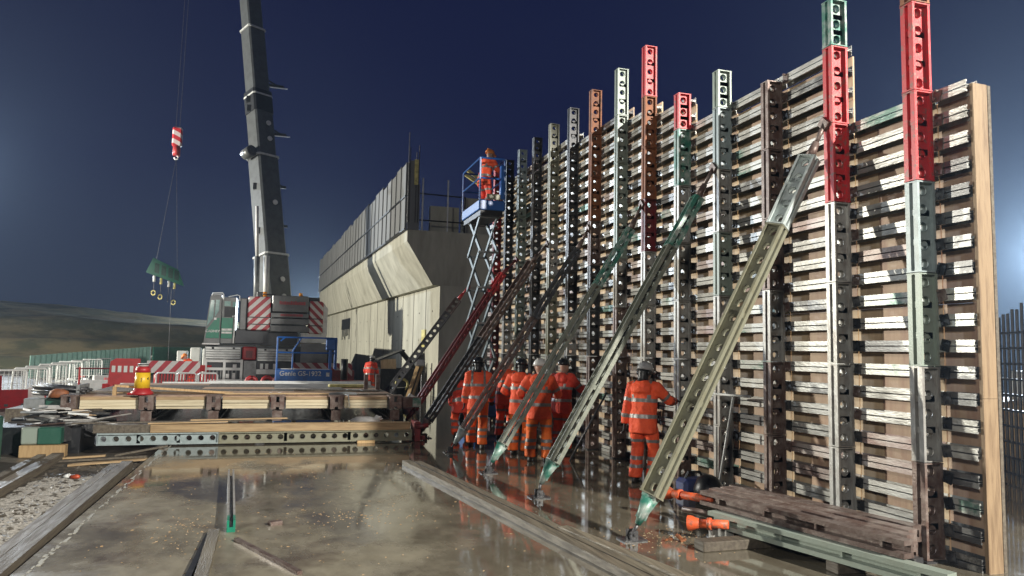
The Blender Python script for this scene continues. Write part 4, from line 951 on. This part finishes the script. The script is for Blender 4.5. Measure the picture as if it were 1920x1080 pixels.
# aluminium beam rack behind the deck
A = thing('beam_rack', 'rack of long pale grey aluminium beams behind the laid panel', 'beam rack', (-1, 23, -.16))
for z, y, x0, x1 in ((.70, 23, -4.2, 2.4), (.52, 23.1, -4.0, 2.2), (.72, 23.5, -3.2, 2.6), (.74, 24.0, -2.0, 2.8)):
    b = MB(); b.box((x0, y, z), (x1, y+.1, z+.10)); b.box((x0, y+.03, z-.05), (x1, y+.07, z)); put('long_beam', b, LGREY, A)
for x in (-3.95, -2.05, -1.35, .4, 1.9):
    b = MB(); b.box((x, 22.9, -.16), (x+.13, 22.99, .72)); put('upright', b, LGREY, A)
# tub, container with plank, brush by the concrete wall
b = MB(); b.loft([((3.7, 24, 0), .16, .16), ((3.7, 24, .62), .21, .21), ((3.7, 24, .66), .225, .225)], n=16); solo('black_tub', b, BLACK, 'black plastic tub at the right end of the laid panel', 'tub', (3.7, 24, 0))
CN = thing('dark_container', 'dark open topped box with a pale board inside by the concrete wall', 'container', (4.9, 32, -.16))
b = MB(); b.box((4.1, 31.6, -.16), (5.7, 31.66, 1.05)); b.box((4.1, 33, -.16), (5.7, 33.06, 1.05)); b.box((4.1, 31.66, -.16), (4.16, 33, 1.05)); b.box((5.64, 31.66, -.16), (5.7, 33, 1.3)); b.box((4.16, 31.66, -.1), (5.64, 33, -.04)); put('tub_walls', b, BLACK, CN)
b = MB(); b.beam((4.0, 32.4, 1.40), (5.1, 32.4, 1.85), 1.4, .06); b.beam((5.0, 32.4, 1.85), (5.8, 32.4, .9), 1.4, .06); put('lid', b, CRDARK, CN)
b = MB(); b.beam((4.1, 31.75, 1.15), (4.75, 31.75, 1.2), .03, .55); put('pale_board', b, PLYP, CN)
b = MB(); b.beam((4.35, 26.5, 0), (4.88, 27.2, 1.3), .14, .05); solo('leaning_plank', b, PINE, 'yellow plank leaning on the concrete wall beside the tub', 'plank', (4.35, 26.5, 0), 'planks leaning near the tub')
b = MB(); b.beam((4.52, 26.5, 0), (5.05, 27.2, 1.28), .09, .05); solo('leaning_plank', b, PINE, 'narrower plank right of the leaning yellow plank', 'plank', (4.52, 26.5, 0), 'planks leaning near the tub')
b = MB(); b.bevbox((4.75, 27.0, 1.28), (5.10, 27.2, 1.52), .04); solo('white_bag', b, PAPER, 'white bag hung over the top of the leaning planks', 'bag', (4.9, 27.1, 1.28))
b = MB(); b.tube([(4.25+.22*math.cos(t), 26.9, .62+.2*math.sin(t)) for t in [x*PI/6 for x in range(13)]], .045, 6); solo('yellow_cable_coil', b, YELP, 'coil of yellow cable hung near the black tub', 'cable coil', (4.25, 26.9, .4))
b = MB()
for x in (5.35, 5.55, 5.75): b.tube([(x, 29.0, 0), (x+.08, 29.42, 1.35)], .022, 6)
solo('leaning_tubes', b, DARK, 'three thin dark tubes leaning on the pale wall end', 'tubes', (5.5, 29, 0))
b = MB()
for q in range(5): b.tube([(3.0+q*.02, 18.6, .55+.03*q), (3.2, 18.9, .75-.03*q), (3.45, 18.7, .55)], .04, 6)
b.loft([((3.15, 18.4, .3), .2, .16), ((3.15, 18.4, .55), .22, .17), ((3.12, 18.4, .68), .12, .1)], n=12)
solo('rubble_sack', b, PAPER, 'grey white sack slumped between the laid panel and the dark brown prop', 'sack', (3.15, 18.5, .3))

# ------------------------------------------------------------------ left side: pipe bundle, green boxes, scrap steel
PB = thing('pipe_bundle', 'bundle of dark steel pipes with a grey end frame', 'pipe bundle', (-4.3, 17.9, .6))
for q in range(26):
    x = random.uniform(-.42, .42); z = .12+random.random()*.26; b = MB()
    b.tube([(-.55+random.uniform(-.05, .05), x*.9+.1, z+.05), (.40+random.uniform(-.05, .12), x*.9-.1, z-.02)], .028, 7); put('pipe', b, random.choice([BLACK, BLACK, DARK, MGREY]), PB, world=False)
b = MB(); b.box((.30, -.45, .0), (.36, .4, .42)); b.box((.36, -.3, .12), (.42, -.1, .34)); put('end_frame', b, MGREY, PB, world=False)
b = MB(); b.bevbox((-4.55, 17.45, .55), (-4.2, 17.8, .76), .015); solo('green_box', b, GREENB, 'small green box under the pipe bundle', 'box', (-4.4, 17.6, .55), 'green boxes on the left')
b = MB(); b.bevbox((-4.95, 17.5, .50), (-4.56, 17.8, .74), .015); solo('grey_block', b, MGREY, 'grey block left of the small green box', 'block', (-4.75, 17.6, .5))
b = MB(); b.box((-5.2, 17.3, -.16), (-4.1, 18.4, .55)); solo('timber_stand', b, OLDW, 'dark timber stand under the pipe bundle', 'stand', (-4.6, 17.8, -.16))
b = MB(); b.loft([((-4.28, 17.35, .775), .2, .12), ((-4.28, 17.35, .9), .17, .1), ((-4.28, 17.35, .95), .08, .05)], n=12); solo('rusty_drum_lid', b, RUST, 'rusty orange lump in front of the pipe bundle', 'scrap', (-4.28, 17.35, .775))
b = MB(); b.bevbox((-5.6, 14.6, -.16), (-4.50, 14.95, .62), .03); solo('green_box', b, GREENB, 'large dark green box cut by the left picture edge', 'box', (-4.9, 15.1, -.16), 'green boxes on the left')
TB = thing('green_steel_trough', 'mint and green steel trough end lying on timber at the left', 'steel trough', (-4.1, 15.5, .06))
b = MB(); b.bevbox((-4.36, 15.4, .06), (-4.10, 15.6, .36), .02); put('mint_face', b, MINT, TB)
b = MB(); b.bevbox((-4.095, 15.38, .06), (-3.72, 15.6, .36), .015); put('green_face', b, GREENB, TB)
b = MB(); b.beam((-3.9, 15.6, .21), (-3.25, 17.0, .25), .3, .28); put('trough_body', b, DARK, TB)
b = MB(); b.bevbox((-4.35, 15.3, -.16), (-3.62, 15.5, .055), .01); solo('timber_block', b, PINE, 'timber block under the mint and green trough', 'timber block', (-4, 15.4, -.16))
SCR = thing('scrap_heap', 'heap of silver rods, brackets and steel offcuts beside the green boxes', 'scrap heap', (-4.1, 16.3, 0))
for q in range(46):
    a = Vector((random.uniform(-4.75, -3.6), random.uniform(15.85, 16.9), random.uniform(.32, .60))); d = Vector((random.uniform(.3, 1.0), random.uniform(-.25, .25), random.uniform(-.16, .10))); b = MB()
    if q % 3: b.beam(a, a+d*random.uniform(.4, .9), random.uniform(.025, .06), random.uniform(.02, .04))
    else: b.tube([a, a+d*.8], .018, 6)
    put('steel_offcut', b, random.choice([GALV, LGREY, WHITEP, DARK, BLACK, BROWN, MGREY]), SCR)
for q in range(9):
    a = Vector((random.uniform(-4.6, -3.7), random.uniform(16.2, 16.9), random.uniform(.50, .62))); b = MB(); b.beam(a, a+Vector((random.uniform(.3, .6), random.uniform(-.2, .2), random.uniform(-.05, .05))), .22, .012, roll=random.uniform(-.4, .4)); put('sheet_offcut', b, random.choice([PAPER, PLYP, OLDW]), SCR)
b = MB(); b.box((-5.0, 15.8, -.16), (-3.5, 17.0, .33)); put('dark_pallet', b, BLACK, SCR)
b = MB()
for q in range(5): b.beam((-3.75+q*.05, 15.75+q*.05, .34+q*.018), (-3.0+q*.05, 16.6, .46+q*.01), .03, .02)
solo('rod_bundle', b, GALV, 'thin silver rods fanned over the dark pallet by the trough', 'rods', (-3.5, 16, .34))

# ------------------------------------------------------------------ barriers
def mesh_barrier(loc, rz, lab):
    t = thing('mesh_barrier', lab, 'barrier', loc, rz, 'white mesh barriers along the haul road')
    b = MB(); b.tube([(-.55, 0, .15), (-.53, 0, 1.0), (-.46, 0, 1.08), (.46, 0, 1.08), (.53, 0, 1.0), (.55, 0, .15), (-.55, 0, .15)], .036, 6); put('frame', b, WPLAST, t, world=False)
    b = MB()
    for i in range(7): x = -.42+.14*i; b.tube([(x, 0, .15), (x, 0, 1.06)], .009, 4)
    for i in range(5): b.tube([(-.52, 0, .3+.16*i), (.52, 0, .3+.16*i)], .008, 4)
    put('wire_mesh', b, WPLAST, t, world=False)
    b = MB()
    for x in (-.45, .45): b.bevbox((x-.10, -.25, 0), (x+.10, .25, .12), .03)
    put('foot', b, random.choice([REDLENS, WPLAST]), t, world=False)
pos = [(-8.75, 29.2), (-8.72, 31.4), (-9.2, 34.0), (-9.45, 37), (-9.75, 39.8), (-10.1, 42.6), (-10.35, 45.6), (-10.5, 49), (-10.6, 52.6), (-10.7, 57), (-10.6, 61.5), (-10.2, 66)]
nm = ['first', 'second', 'third', 'fourth', 'fifth', 'sixth', 'seventh', 'eighth', 'ninth', 'tenth', 'eleventh', 'last']
for i, (x, y) in enumerate(pos):
    mesh_barrier((x, y, -.16), R(18 if i % 2 else 40)+random.uniform(-.15, .15), '%s white mesh barrier counted from the near end of the row by the left edge' % nm[i])
def water_barrier(loc, rz, m, lab, l=1.1, h=.72):
    b = MB(); P_ = [(-.24, 0), (.24, 0), (.22, .14), (.10, .30), (.075, h), (-.075, h), (-.10, .30), (-.22, .14)]
    b.prism(P_, 0, -l/2, l/2); t = thing('plastic_barrier', lab, 'barrier', loc, rz, 'plastic barrier blocks'); put('body', b, m, t, world=False)
    c = MB()
    for x in (-.3, .3): c.box((x-.12, -.235, .04), (x+.12, -.2, .12))
    put('slot', c, BLACK, t, world=False)
water_barrier((-8.5, 26.2, -.16), R(60), REDB, 'nearest red plastic barrier at the left picture edge', h=1.0)
water_barrier((-7.95, 27.0, -.16), R(35), REDB, 'low red plastic barrier set askew beside the nearest one', l=.8, h=.55)
water_barrier((-7.55, 27.8, -.16), R(75), WPLAST, 'white plastic barrier right of the low askew red one', l=.6, h=.6)
for i, (x, y, m, lab) in enumerate(((-6.9, 33, WPLAST, 'small white plastic barrier in the far row before the mesh'), (-6.6, 35.5, REDLENS, 'small red plastic barrier in the far row before the mesh'), (-7.6, 38, WPLAST, 'white plastic barrier at the far left row end'), (-5.6, 33.5, WPLAST, 'white plastic barrier just left of the drum'), (-5.9, 30.5, REDLENS, 'red plastic barrier just left of the drum'))):
    water_barrier((x, y, -.16), R(20*i), m, lab, l=1.0, h=.6)
PBAR = thing('pedestrian_barrier', 'red plastic pedestrian barrier with rounded corners left of the drum', 'barrier', (-4.65, 26, -.16))
b = MB(); b.prism([(-5.1, .62), (-4.2, .62), (-4.2, 1.43), (-4.9, 1.43), (-5.05, 1.33)], 1, 25.95, 26.03); put('panel', b, REDLENS, PBAR)
b = MB()
for q in range(5): b.box((-5.0+q*.17, 25.93, 1.0), (-4.9+q*.17, 25.95, 1.2))
put('printed_strip', b, WPLAST, PBAR)
b = MB()
for x in (-5.02, -4.3): b.box((x, 25.95, -.16), (x+.07, 26.03, .62))
put('leg', b, REDLENS, PBAR)
b = MB(); b.tube([(-6.0, 26, 1.10), (-4.4, 26, 1.12)], .025, 6); solo('red_tape', b, DRED, 'thin dark red rail stretched left from the red barrier', 'rail', (-5.2, 26, 1.1))
b = MB()
for x, y in ((-5.9, 26),): b.tube([(x, y, -.16), (x, y, 1.15)], .03, 6)
solo('thin_post', b, REDLENS, 'thin red post holding the end of the red rail', 'post', (-5.9, 26, -.16))
for i, x in enumerate((-4.3, -3.55, -2.75)):
    t = thing('crowd_barrier', ['left', 'middle', 'right'][i]+' of three low red and white slatted barriers before the striped board', 'barrier', (x, 32.5, -.16), 0, 'slatted barriers before the crane')
    b = MB(); b.tube([(-.36, 0, 0), (-.36, 0, .85), (-.3, 0, .92), (.3, 0, .92), (.36, 0, .85), (.36, 0, 0)], .035, 6); put('frame', b, LGREY, t, world=False)
    for q in range(6):
        b = MB(); b.box((-.3+q*.11, -.02, .15), (-.24+q*.11, .02, .88)); put('slat', b, REDLENS, t, world=False)
    b = MB(); b.bevbox((-.36, -.15, 0), (.36, .15, .14), .03); put('foot', b, REDLENS, t, world=False)
for i, (x, y) in enumerate(((-1.05, 31.6), (-.45, 31.8), (.0, 31.4))):
    b = MB(); b.tube([(x+.19*math.cos(q), y, .46+.19*math.sin(q)) for q in [PI*2*k/10 for k in range(11)]], .09, 7); b.bevbox((x-.25, y-.15, -.16), (x+.3, y+.2, .27), .06)
    solo('red_reel', b, [REDLENS, REDLENS, DRED][i], ['left', 'middle', 'right'][i]+' red reel housing standing before the crane axle', 'reel', (x, y, -.16), 'red reels before the crane')
b = MB(); b.bevbox((2.3, 29.6, -.16), (3.5, 30.0, .62), .03); b.box((2.5, 29.58, .35), (2.9, 29.6, .55)); b.box((3.2, 29.58, .0), (3.32, 29.6, .3)); solo('red_bin', b, DRED, 'dark red steel box right of the lowered scissor lift', 'steel box', (2.9, 29.8, -.16))
b = MB(); b.tube([(2.5, 30.6, .62), (2.5, 30.6, 1.45)], .14, 10); solo('black_bollard', b, BLACK, 'black tube standing behind the dark red steel box', 'tube', (2.5, 30.6, .6))
# green corrugated hoarding
HO = thing('green_hoarding', 'pale green corrugated sheet hoarding before the earth bank', 'hoarding', (-12, 52, -.2))
a, c = Vector((-13.4, 48, .0)), Vector((-8.6, 57, .35)); n = 26
for i in range(n):
    p, q = a.lerp(c, i/n), a.lerp(c, (i+1)/n); w = (q-p).length; b = MB(); nrm = Vector((.88, -.47, 0))
    m_ = (p+q)/2+nrm*.07; h = 1.12+.25*i/n
    for u, v in ((p, m_), (m_, q)): b.add([u-Vector((0, 0, .4)), v-Vector((0, 0, .4)), v+Vector((0, 0, h)), u+Vector((0, 0, h)), u-Vector((0, 0, .4))-nrm*.02, v-Vector((0, 0, .4))-nrm*.02, v+Vector((0, 0, h))-nrm*.02, u+Vector((0, 0, h))-nrm*.02],
                                          [(0, 1, 2, 3), (7, 6, 5, 4), (0, 4, 5, 1), (1, 5, 6, 2), (2, 6, 7, 3), (3, 7, 4, 0)])
    put('sheet', b, NETG, HO)
b = MB(); b.beam((-8.5, 57.2, .7), (2.5, 66, .7), .08, 2.0); solo('green_screen', b, GREENB, 'dark green screen running behind the crane', 'screen', (-4, 61, -.2))
for i, (x, h) in enumerate(((-5.6, 1.55), (-4.9, 1.75), (-4.25, 1.7))):
    b = MB(); b.bevbox((x, 46, -.16), (x+.55, 46.6, h), .05); solo('white_tank', b, WPLAST, ['left', 'middle', 'right'][i]+' white plastic tank behind the striped crane board', 'tank', (x, 46, -.16), 'white tanks behind the crane board')

# ------------------------------------------------------------------ right foreground: stacked brown beams, props, bearer
ST = thing('beam_stack', 'stack of brown and green steel beams lying before the formwork', 'beam stack', (5.0, 6.2, 0))
d = Vector((.62, -2.9, 0)); 
def lay(p, q, m, w=.125, h=.15, nm='stack_beam'):
    """channel: two flanges, the web set back from the open side"""
    p, q = Vector(p), Vector(q); dd = (q-p).normalized(); sd = Vector((-dd.y, dd.x, 0)); b = MB(); zz = Vector((0, 0, 1))
    for s_ in (-1, 1): b.beam(p+zz*s_*(h/2-.022), q+zz*s_*(h/2-.022), w, .044)
    b.beam(p+sd*(w/2-.02), q+sd*(w/2-.02), .03, h-.09)
    for t_ in (.10, .36, .62, .90): x = p.lerp(q, t_)+sd*.02; b.beam(x-dd*.012, x+dd*.012, w*.6, h-.09)
    put(nm, b, m, ST)
lay((4.47, 7.05, .175), (5.04, 4.6, .175), MINT)
lay((4.66, 7.1, .175), (5.13, 5.0, .175), DARK)
lay((4.85, 7.2, .175), (5.31, 5.3, .175), DARK)
lay((5.04, 7.2, .175), (5.49, 5.4, .175), BROWN)
lay((4.56, 7.35, .33), (5.03, 5.0, .33), BROWN)
lay((4.74, 7.45, .33), (5.21, 5.15, .33), BROWN)
lay((4.92, 7.5, .33), (5.38, 5.3, .33), BROWN)
lay((5.10, 7.6, .33), (5.55, 5.42, .33), BROWN)
b = MB(); b.bevbox((3.98, 6.42, 0), (5.6, 6.60, .095), .008); solo('timber_bearer', b, OLDW, 'dark timber bearer under the near left end of the beam stack', 'timber', (4.5, 6.5, 0))
b = MB(); b.bevbox((4.75, 5.5, 0), (5.6, 5.66, .095), .008); solo('timber_bearer', b, OLDW, 'dark timber bearer under the right end of the beam stack', 'timber', (5.2, 5, 0))
for i, (a, c, lab) in enumerate((((4.40, 7.92, .28), (4.62, 7.25, .31), 'upper orange prop end sticking out of the beam stack'), ((4.14, 6.98, .15), (4.44, 6.70, .18), 'lower orange prop end with an open round mouth by the beam stack'), ((4.28, 7.5, .19), (4.5, 7.15, .20), 'middle pinkish tube end sticking out of the beam stack'))):
    t = thing('prop_end', lab, 'prop', a, 0, 'prop ends by the beam stack'); a, c = Vector(a), Vector(c); dd = (c-a).normalized()
    b = MB(); r_ = .045 if i < 2 else .03
    b.tube([a+dd*.1, c], r_, 10); put('tube', b, ORGP if i < 2 else BROWN, t)
    if i < 2:
        b = MB(); b.tube([a, a+dd*.03, a+dd*.12], [r_*1.75, r_*1.75, r_*1.05], 14, cap=False); b.tube([a+dd*.12, a+dd*.03, a], [r_*.95, r_*1.55, r_*1.6], 14, cap=False); b.tube([a+dd*.2, a+dd*.24], r_*1.35, 10); put('collar', b, ORGP, t)
b = MB()
for q in range(7): p = Vector((4.45+random.uniform(-.15, .15), 6.95+random.uniform(-.12, .12), 0)); b.bevbox(tuple(p), tuple(p+Vector((random.uniform(.05, .12), random.uniform(.05, .12), random.uniform(.05, .16)))), .01)
solo('steel_fittings', b, GALV, 'small pile of steel fittings beside the lower orange prop end', 'fittings', (4.45, 6.95, 0), kind=None)
b = MB()
for q in range(5): p = Vector((3.92+random.uniform(-.1, .1), 6.85+random.uniform(-.06, .06), .01)); b.beam(p, p+Vector((random.uniform(-.12, .12), random.uniform(-.06, .06), random.uniform(.0, .05))), .04, .02)
solo('rusty_offcut', b, RUST, 'rusty crumpled offcut on the floor left of the beam stack', 'offcut', (3.92, 6.85, 0))
BAG = thing('tool_bag', 'dark blue tool bag on the floor against the formwork', 'tool bag', (5.55, 9.2, 0))
b = MB(); b.bevbox((-.22, -.14, 0), (.22, .16, .20), .05); put('bag_body', b, BLUEP, BAG, world=False)
b = MB(); b.tube([(-.14, 0, .19), (-.09, 0, .28), (.09, 0, .28), (.14, 0, .19)], .018, 6); put('handle', b, BLACK, BAG, world=False)
b = MB(); b.loft([((5.32, 8.45, 0), .17, .17), ((5.32, 8.45, .2), .2, .2), ((5.30, 8.45, .33), .13, .13), ((5.3, 8.45, .37), .05, .05)], n=14); solo('black_sack', b, BLACK, 'lumpy black sack behind the upper orange prop end', 'sack', (5.32, 8.45, 0))
for i, (a, c, r_, m, lab) in enumerate((((5.62, 8.75, 0), (5.80, 8.62, 1.36), .018, LGREY, 'thin grey pole with a T bar top leaning on the formwork'), ((5.25, 9.5, .0), (5.62, 9.2, .95), .016, BLUEP, 'thin blue pole leaning by the tool bag'), ((4.95, 12.3, 0), (5.6, 12.2, 1.2), .02, DARK, 'dark rod leaning on the formwork right of the worker group'))):
    b = MB(); b.tube([a, c], r_, 7)
    if i == 0: b.tube([(5.66, 9.0, 1.37), (5.84, 8.3, 1.37)], .018, 7)
    solo('leaning_pole', b, m, lab, 'pole', a, 'poles leaning on the formwork')
# steel bar cage of the next pour, right of the timber edge
CG = thing('rebar_cage', 'dark steel bar cage standing beyond the timber edge at the right', 'rebar cage', (11.3, 9, 0))
for i in range(30):
    b = MB(); y = 8.55+i*.135; x = 11.0+i*.07; b.tube([(x, y, -.1), (x, y, 2.6+random.uniform(-.1, .25))], .024, 6); put('upright_bar', b, BLACK, CG)
for i in range(10):
    b = MB(); z = .10+i*.25; b.tube([(10.95, 8.45, z), (13.1, 12.6, z)], .022, 6); put('cross_bar', b, BLACK, CG)
b = MB(); b.bevbox((13.6, 9.5, 0), (15.6, 12.5, 1.1), .05); solo('stacked_pallets', b, PINE, 'pale stack of site material seen through the steel bar cage', 'material stack', (14.5, 11, 0))
b = MB(); b.bevbox((14.2, 10.4, 1.104), (16.4, 11.5, 1.7), .05); solo('white_site_box', b, WPLAST, 'white site box behind the steel bar cage', 'box', (15, 11, 1.1))

# ------------------------------------------------------------------ things on the slab
def strip(name, a, c, w, h, m, lab, cat, grp=None, z=.0):
    b = MB(); a, c = Vector(a), Vector(c); up_ = Vector((0, 0, h/2+z)); b.beam(a+up_, c+up_, w, h)
    return solo(name, b, m, lab, cat, tuple(a), grp)
strip('floor_timber', (2.06, 12.35, 0), (3.0, 5.2, 0), .125, .075, FLOORT, 'left of two long wet timbers side by side on the floor', 'timber', 'long timbers on the slab')
strip('floor_timber', (2.25, 12.3, 0), (3.16, 5.3, 0), .115, .06, FLOORT, 'right of two long wet timbers side by side on the floor', 'timber', 'long timbers on the slab')
strip('floor_timber', (2.93, 7.45, 0), (3.42, 4.9, 0), .12, .075, FLOORT, 'shorter timber with a clean sawn end right of the two long timbers', 'timber', 'long timbers on the slab')
strip('floor_timber', (2.83, 7.40, 0), (3.25, 4.9, 0), .07, .05, PINE, 'narrow batten between the two long timbers and the shorter one', 'timber', 'long timbers on the slab')
strip('floor_plank', (-.555, 8.2, 0), (-.515, 5.6, 0), .105, .05, FLOORT, 'grey wet plank running out of the lower picture edge', 'plank')
strip('floor_plank', (-.60, 8.1, 0), (-.66, 5.6, 0), .05, .03, BLACK, 'dark strip lying left of the grey wet plank', 'strip')
strip('floor_batten', (-.33, 7.87, 0), (.24, 6.6, 0), .045, .03, BROWN, 'thin brown batten lying diagonally near the lower edge', 'batten')
b = MB(); b.beam((-.03, 8.45, .02), (.09, 8.5, .02), .08, .04); solo('small_offcut', b, BROWN, 'small brown timber offcut near the green ended channel', 'offcut', (0, 8.45, 0))
CH = thing('steel_channel', 'narrow steel channel with a green open end lying on the floor', 'steel channel', (-.41, 8.24, 0))
p, q = Vector((-.415, 8.5, 0)), Vector((-.60, 11.6, 0))
b = MB(); dd = (q-p).normalized(); sd = Vector((-dd.y, dd.x, 0)); zz = Vector((0, 0, 1))
for s_ in (-1, 1): b.beam(p+sd*s_*.030+zz*.06, q+sd*s_*.030+zz*.06, .022, .11)
b.beam(p+zz*.012, q+zz*.012, .06, .02); put('channel', b, GALV, CH)
b = MB(); e0 = p-dd*.26
for s_ in (-1, 1): b.beam(e0+sd*s_*.030+zz*.06, p+sd*s_*.030+zz*.06, .024, .112)
b.beam(e0+zz*.012, p+zz*.012, .06, .02); b.beam(e0+zz*.025-dd*.01, e0+zz*.025+dd*.01, .082, .05); put('green_end', b, GREENP, CH)
# edge timbers of the slab and the muddy strip beside it
strip('edge_timber', (-2.30, 13.6, -.16), (-2.16, 5.0, -.16), .16, .15, OLDW, 'long muddy timber along the slab edge at the left', 'timber', 'timbers beside the slab')
strip('edge_timber', (-2.48, 13.6, -.16), (-2.34, 5.0, -.16), .12, .12, OLDW, 'second muddy timber just outside the slab edge timber', 'timber', 'timbers beside the slab')
strip('edge_timber', (-3.65, 15.0, -.16), (-3.45, 9.0, -.16), .18, .12, OLDW, 'muddy timber running from the green boxes to the left edge', 'timber', 'timbers beside the slab')
strip('edge_timber', (-3.9, 15.0, -.16), (-3.75, 9.0, -.16), .12, .10, OLDW, 'outer muddy timber at the far left below the large green box', 'timber', 'timbers beside the slab')
for i, (a, c, w, m, lab) in enumerate((((-3.3, 14.2, -.16), (-2.0, 14.35, -.10), .14, PINEX, 'pale short board lying across the mud before the holed beam'), ((-3.6, 14.7, -.16), (-2.2, 14.8, -.12), .12, OLDW, 'dark board across the mud under the holed beam end'), ((-3.9, 14.95, -.16), (-2.9, 15.0, -.12), .1, PINEX, 'yellowish board across the mud beside the timber block'), ((-2.75, 15.0, -.12), (-1.9, 15.1, .02), .1, OLDW, 'splintered board leaning on the slab corner'))):
    strip('mud_board', a, c, w, .03, m, lab, 'board', 'boards across the mud')
b = MB(); p = Vector((-2.93, 12.85, -.13)); b.tube([p, p+Vector((.09, -.03, .01)), p+Vector((.12, -.04, .01))], [.035, .035, .018], 10); solo('orange_bottle', b, BRICKRED, 'orange and white plastic bottle dropped in the mud', 'bottle', tuple(p))
b = MB(); p = Vector((-3.05, 12.9, -.13)); b.tube([p, p+Vector((.09, -.03, .02))], [.02, .036], 10); solo('white_cup', b, WPLAST, 'white cup beside the orange bottle in the mud', 'cup', tuple(p))
# gravel strip and scattered chips
def scatter(name, n, xr, yr, z, sz, m, seed, kx=None):
    rd = random.Random(seed); b = MB()
    for i in range(n):
        x, y = (rd.uniform(*xr), rd.uniform(*yr)) if not kx else (rd.gauss((xr[0]+xr[1])/2, (xr[1]-xr[0])/3.2), rd.gauss((yr[0]+yr[1])/2, (yr[1]-yr[0])/3.2))
        s_ = rd.uniform(*sz); a = rd.uniform(0, PI); l = rd.uniform(1, 2.6)
        u = Vector((math.cos(a), math.sin(a), 0))*s_*l; v = Vector((-math.sin(a), math.cos(a), 0))*s_; c = Vector((x, y, z)); h = Vector((0, 0, s_*rd.uniform(.4, .9)))
        b.add([c-u-v, c+u-v, c+u*.8+v, c-u*.7+v*.8, c-u*.5+h, c+u*.6+h*.8], [(0, 1, 5, 4), (1, 2, 5), (2, 3, 4, 5), (3, 0, 4), (3, 2, 1, 0)])
    return solo(name, b, m, None, None, (xr[0], yr[0], z), kind='stuff')
GRAV = mat('pale_gravel', (.30, .285, .255), .7, 0, (.17, .16, .14), 14, .45, rnd=0)
scatter('gravel', 6500, (-3.40, -2.56), (6.5, 13.0), -.162, (.006, .026), GRAV, 3)
scatter('gravel', 1500, (-3.6, -2.2), (5.5, 14.5), -.162, (.006, .035), MUD, 4)
CHIP = mat('wood_chips', (.36, .22, .10), .7, 0, (.45, .33, .2), 30, .5)
scatter('wood_chips', 150, (-1.15, -.45), (7.8, 9.2), .001, (.0025, .0075), CHIP, 5, True)
scatter('wood_chips', 130, (.3, 1.4), (8.2, 9.1), .001, (.0025, .0075), CHIP, 6, True)
scatter('wood_chips', 200, (3.4, 4.7), (6.5, 7.5), .001, (.0025, .0075), CHIP, 8, True)
scatter('debris', 380, (-1.8, 2.4), (5.4, 14.5), .001, (.002, .008), CHIP, 9)
scatter('debris', 300, (2.4, 5.6), (6, 14), .001, (.002, .008), BROWN, 12)

# ------------------------------------------------------------------ misty night air
HZ = True
if HZ:
    b = MB(); b.box((-195, -40, -1.6), (125, 195, 53)); hz = solo('haze', b, [], None, None, (0, 0, 0), kind='stuff')
    m = bpy.data.materials.new('haze'); m.use_nodes = True; n = m.node_tree; n.nodes.remove(n.nodes['Principled BSDF'])
    v = n.nodes.new('ShaderNodeVolumePrincipled'); v.inputs['Color'].default_value = (.62, .80, 1, 1); v.inputs['Density'].default_value = .0004; v.inputs['Anisotropy'].default_value = .6
    n.links.new(v.outputs[0], n.nodes['Material Output'].inputs['Volume']); hz.data.materials.append(m)
bpy.data.scenes.remove(TMP)
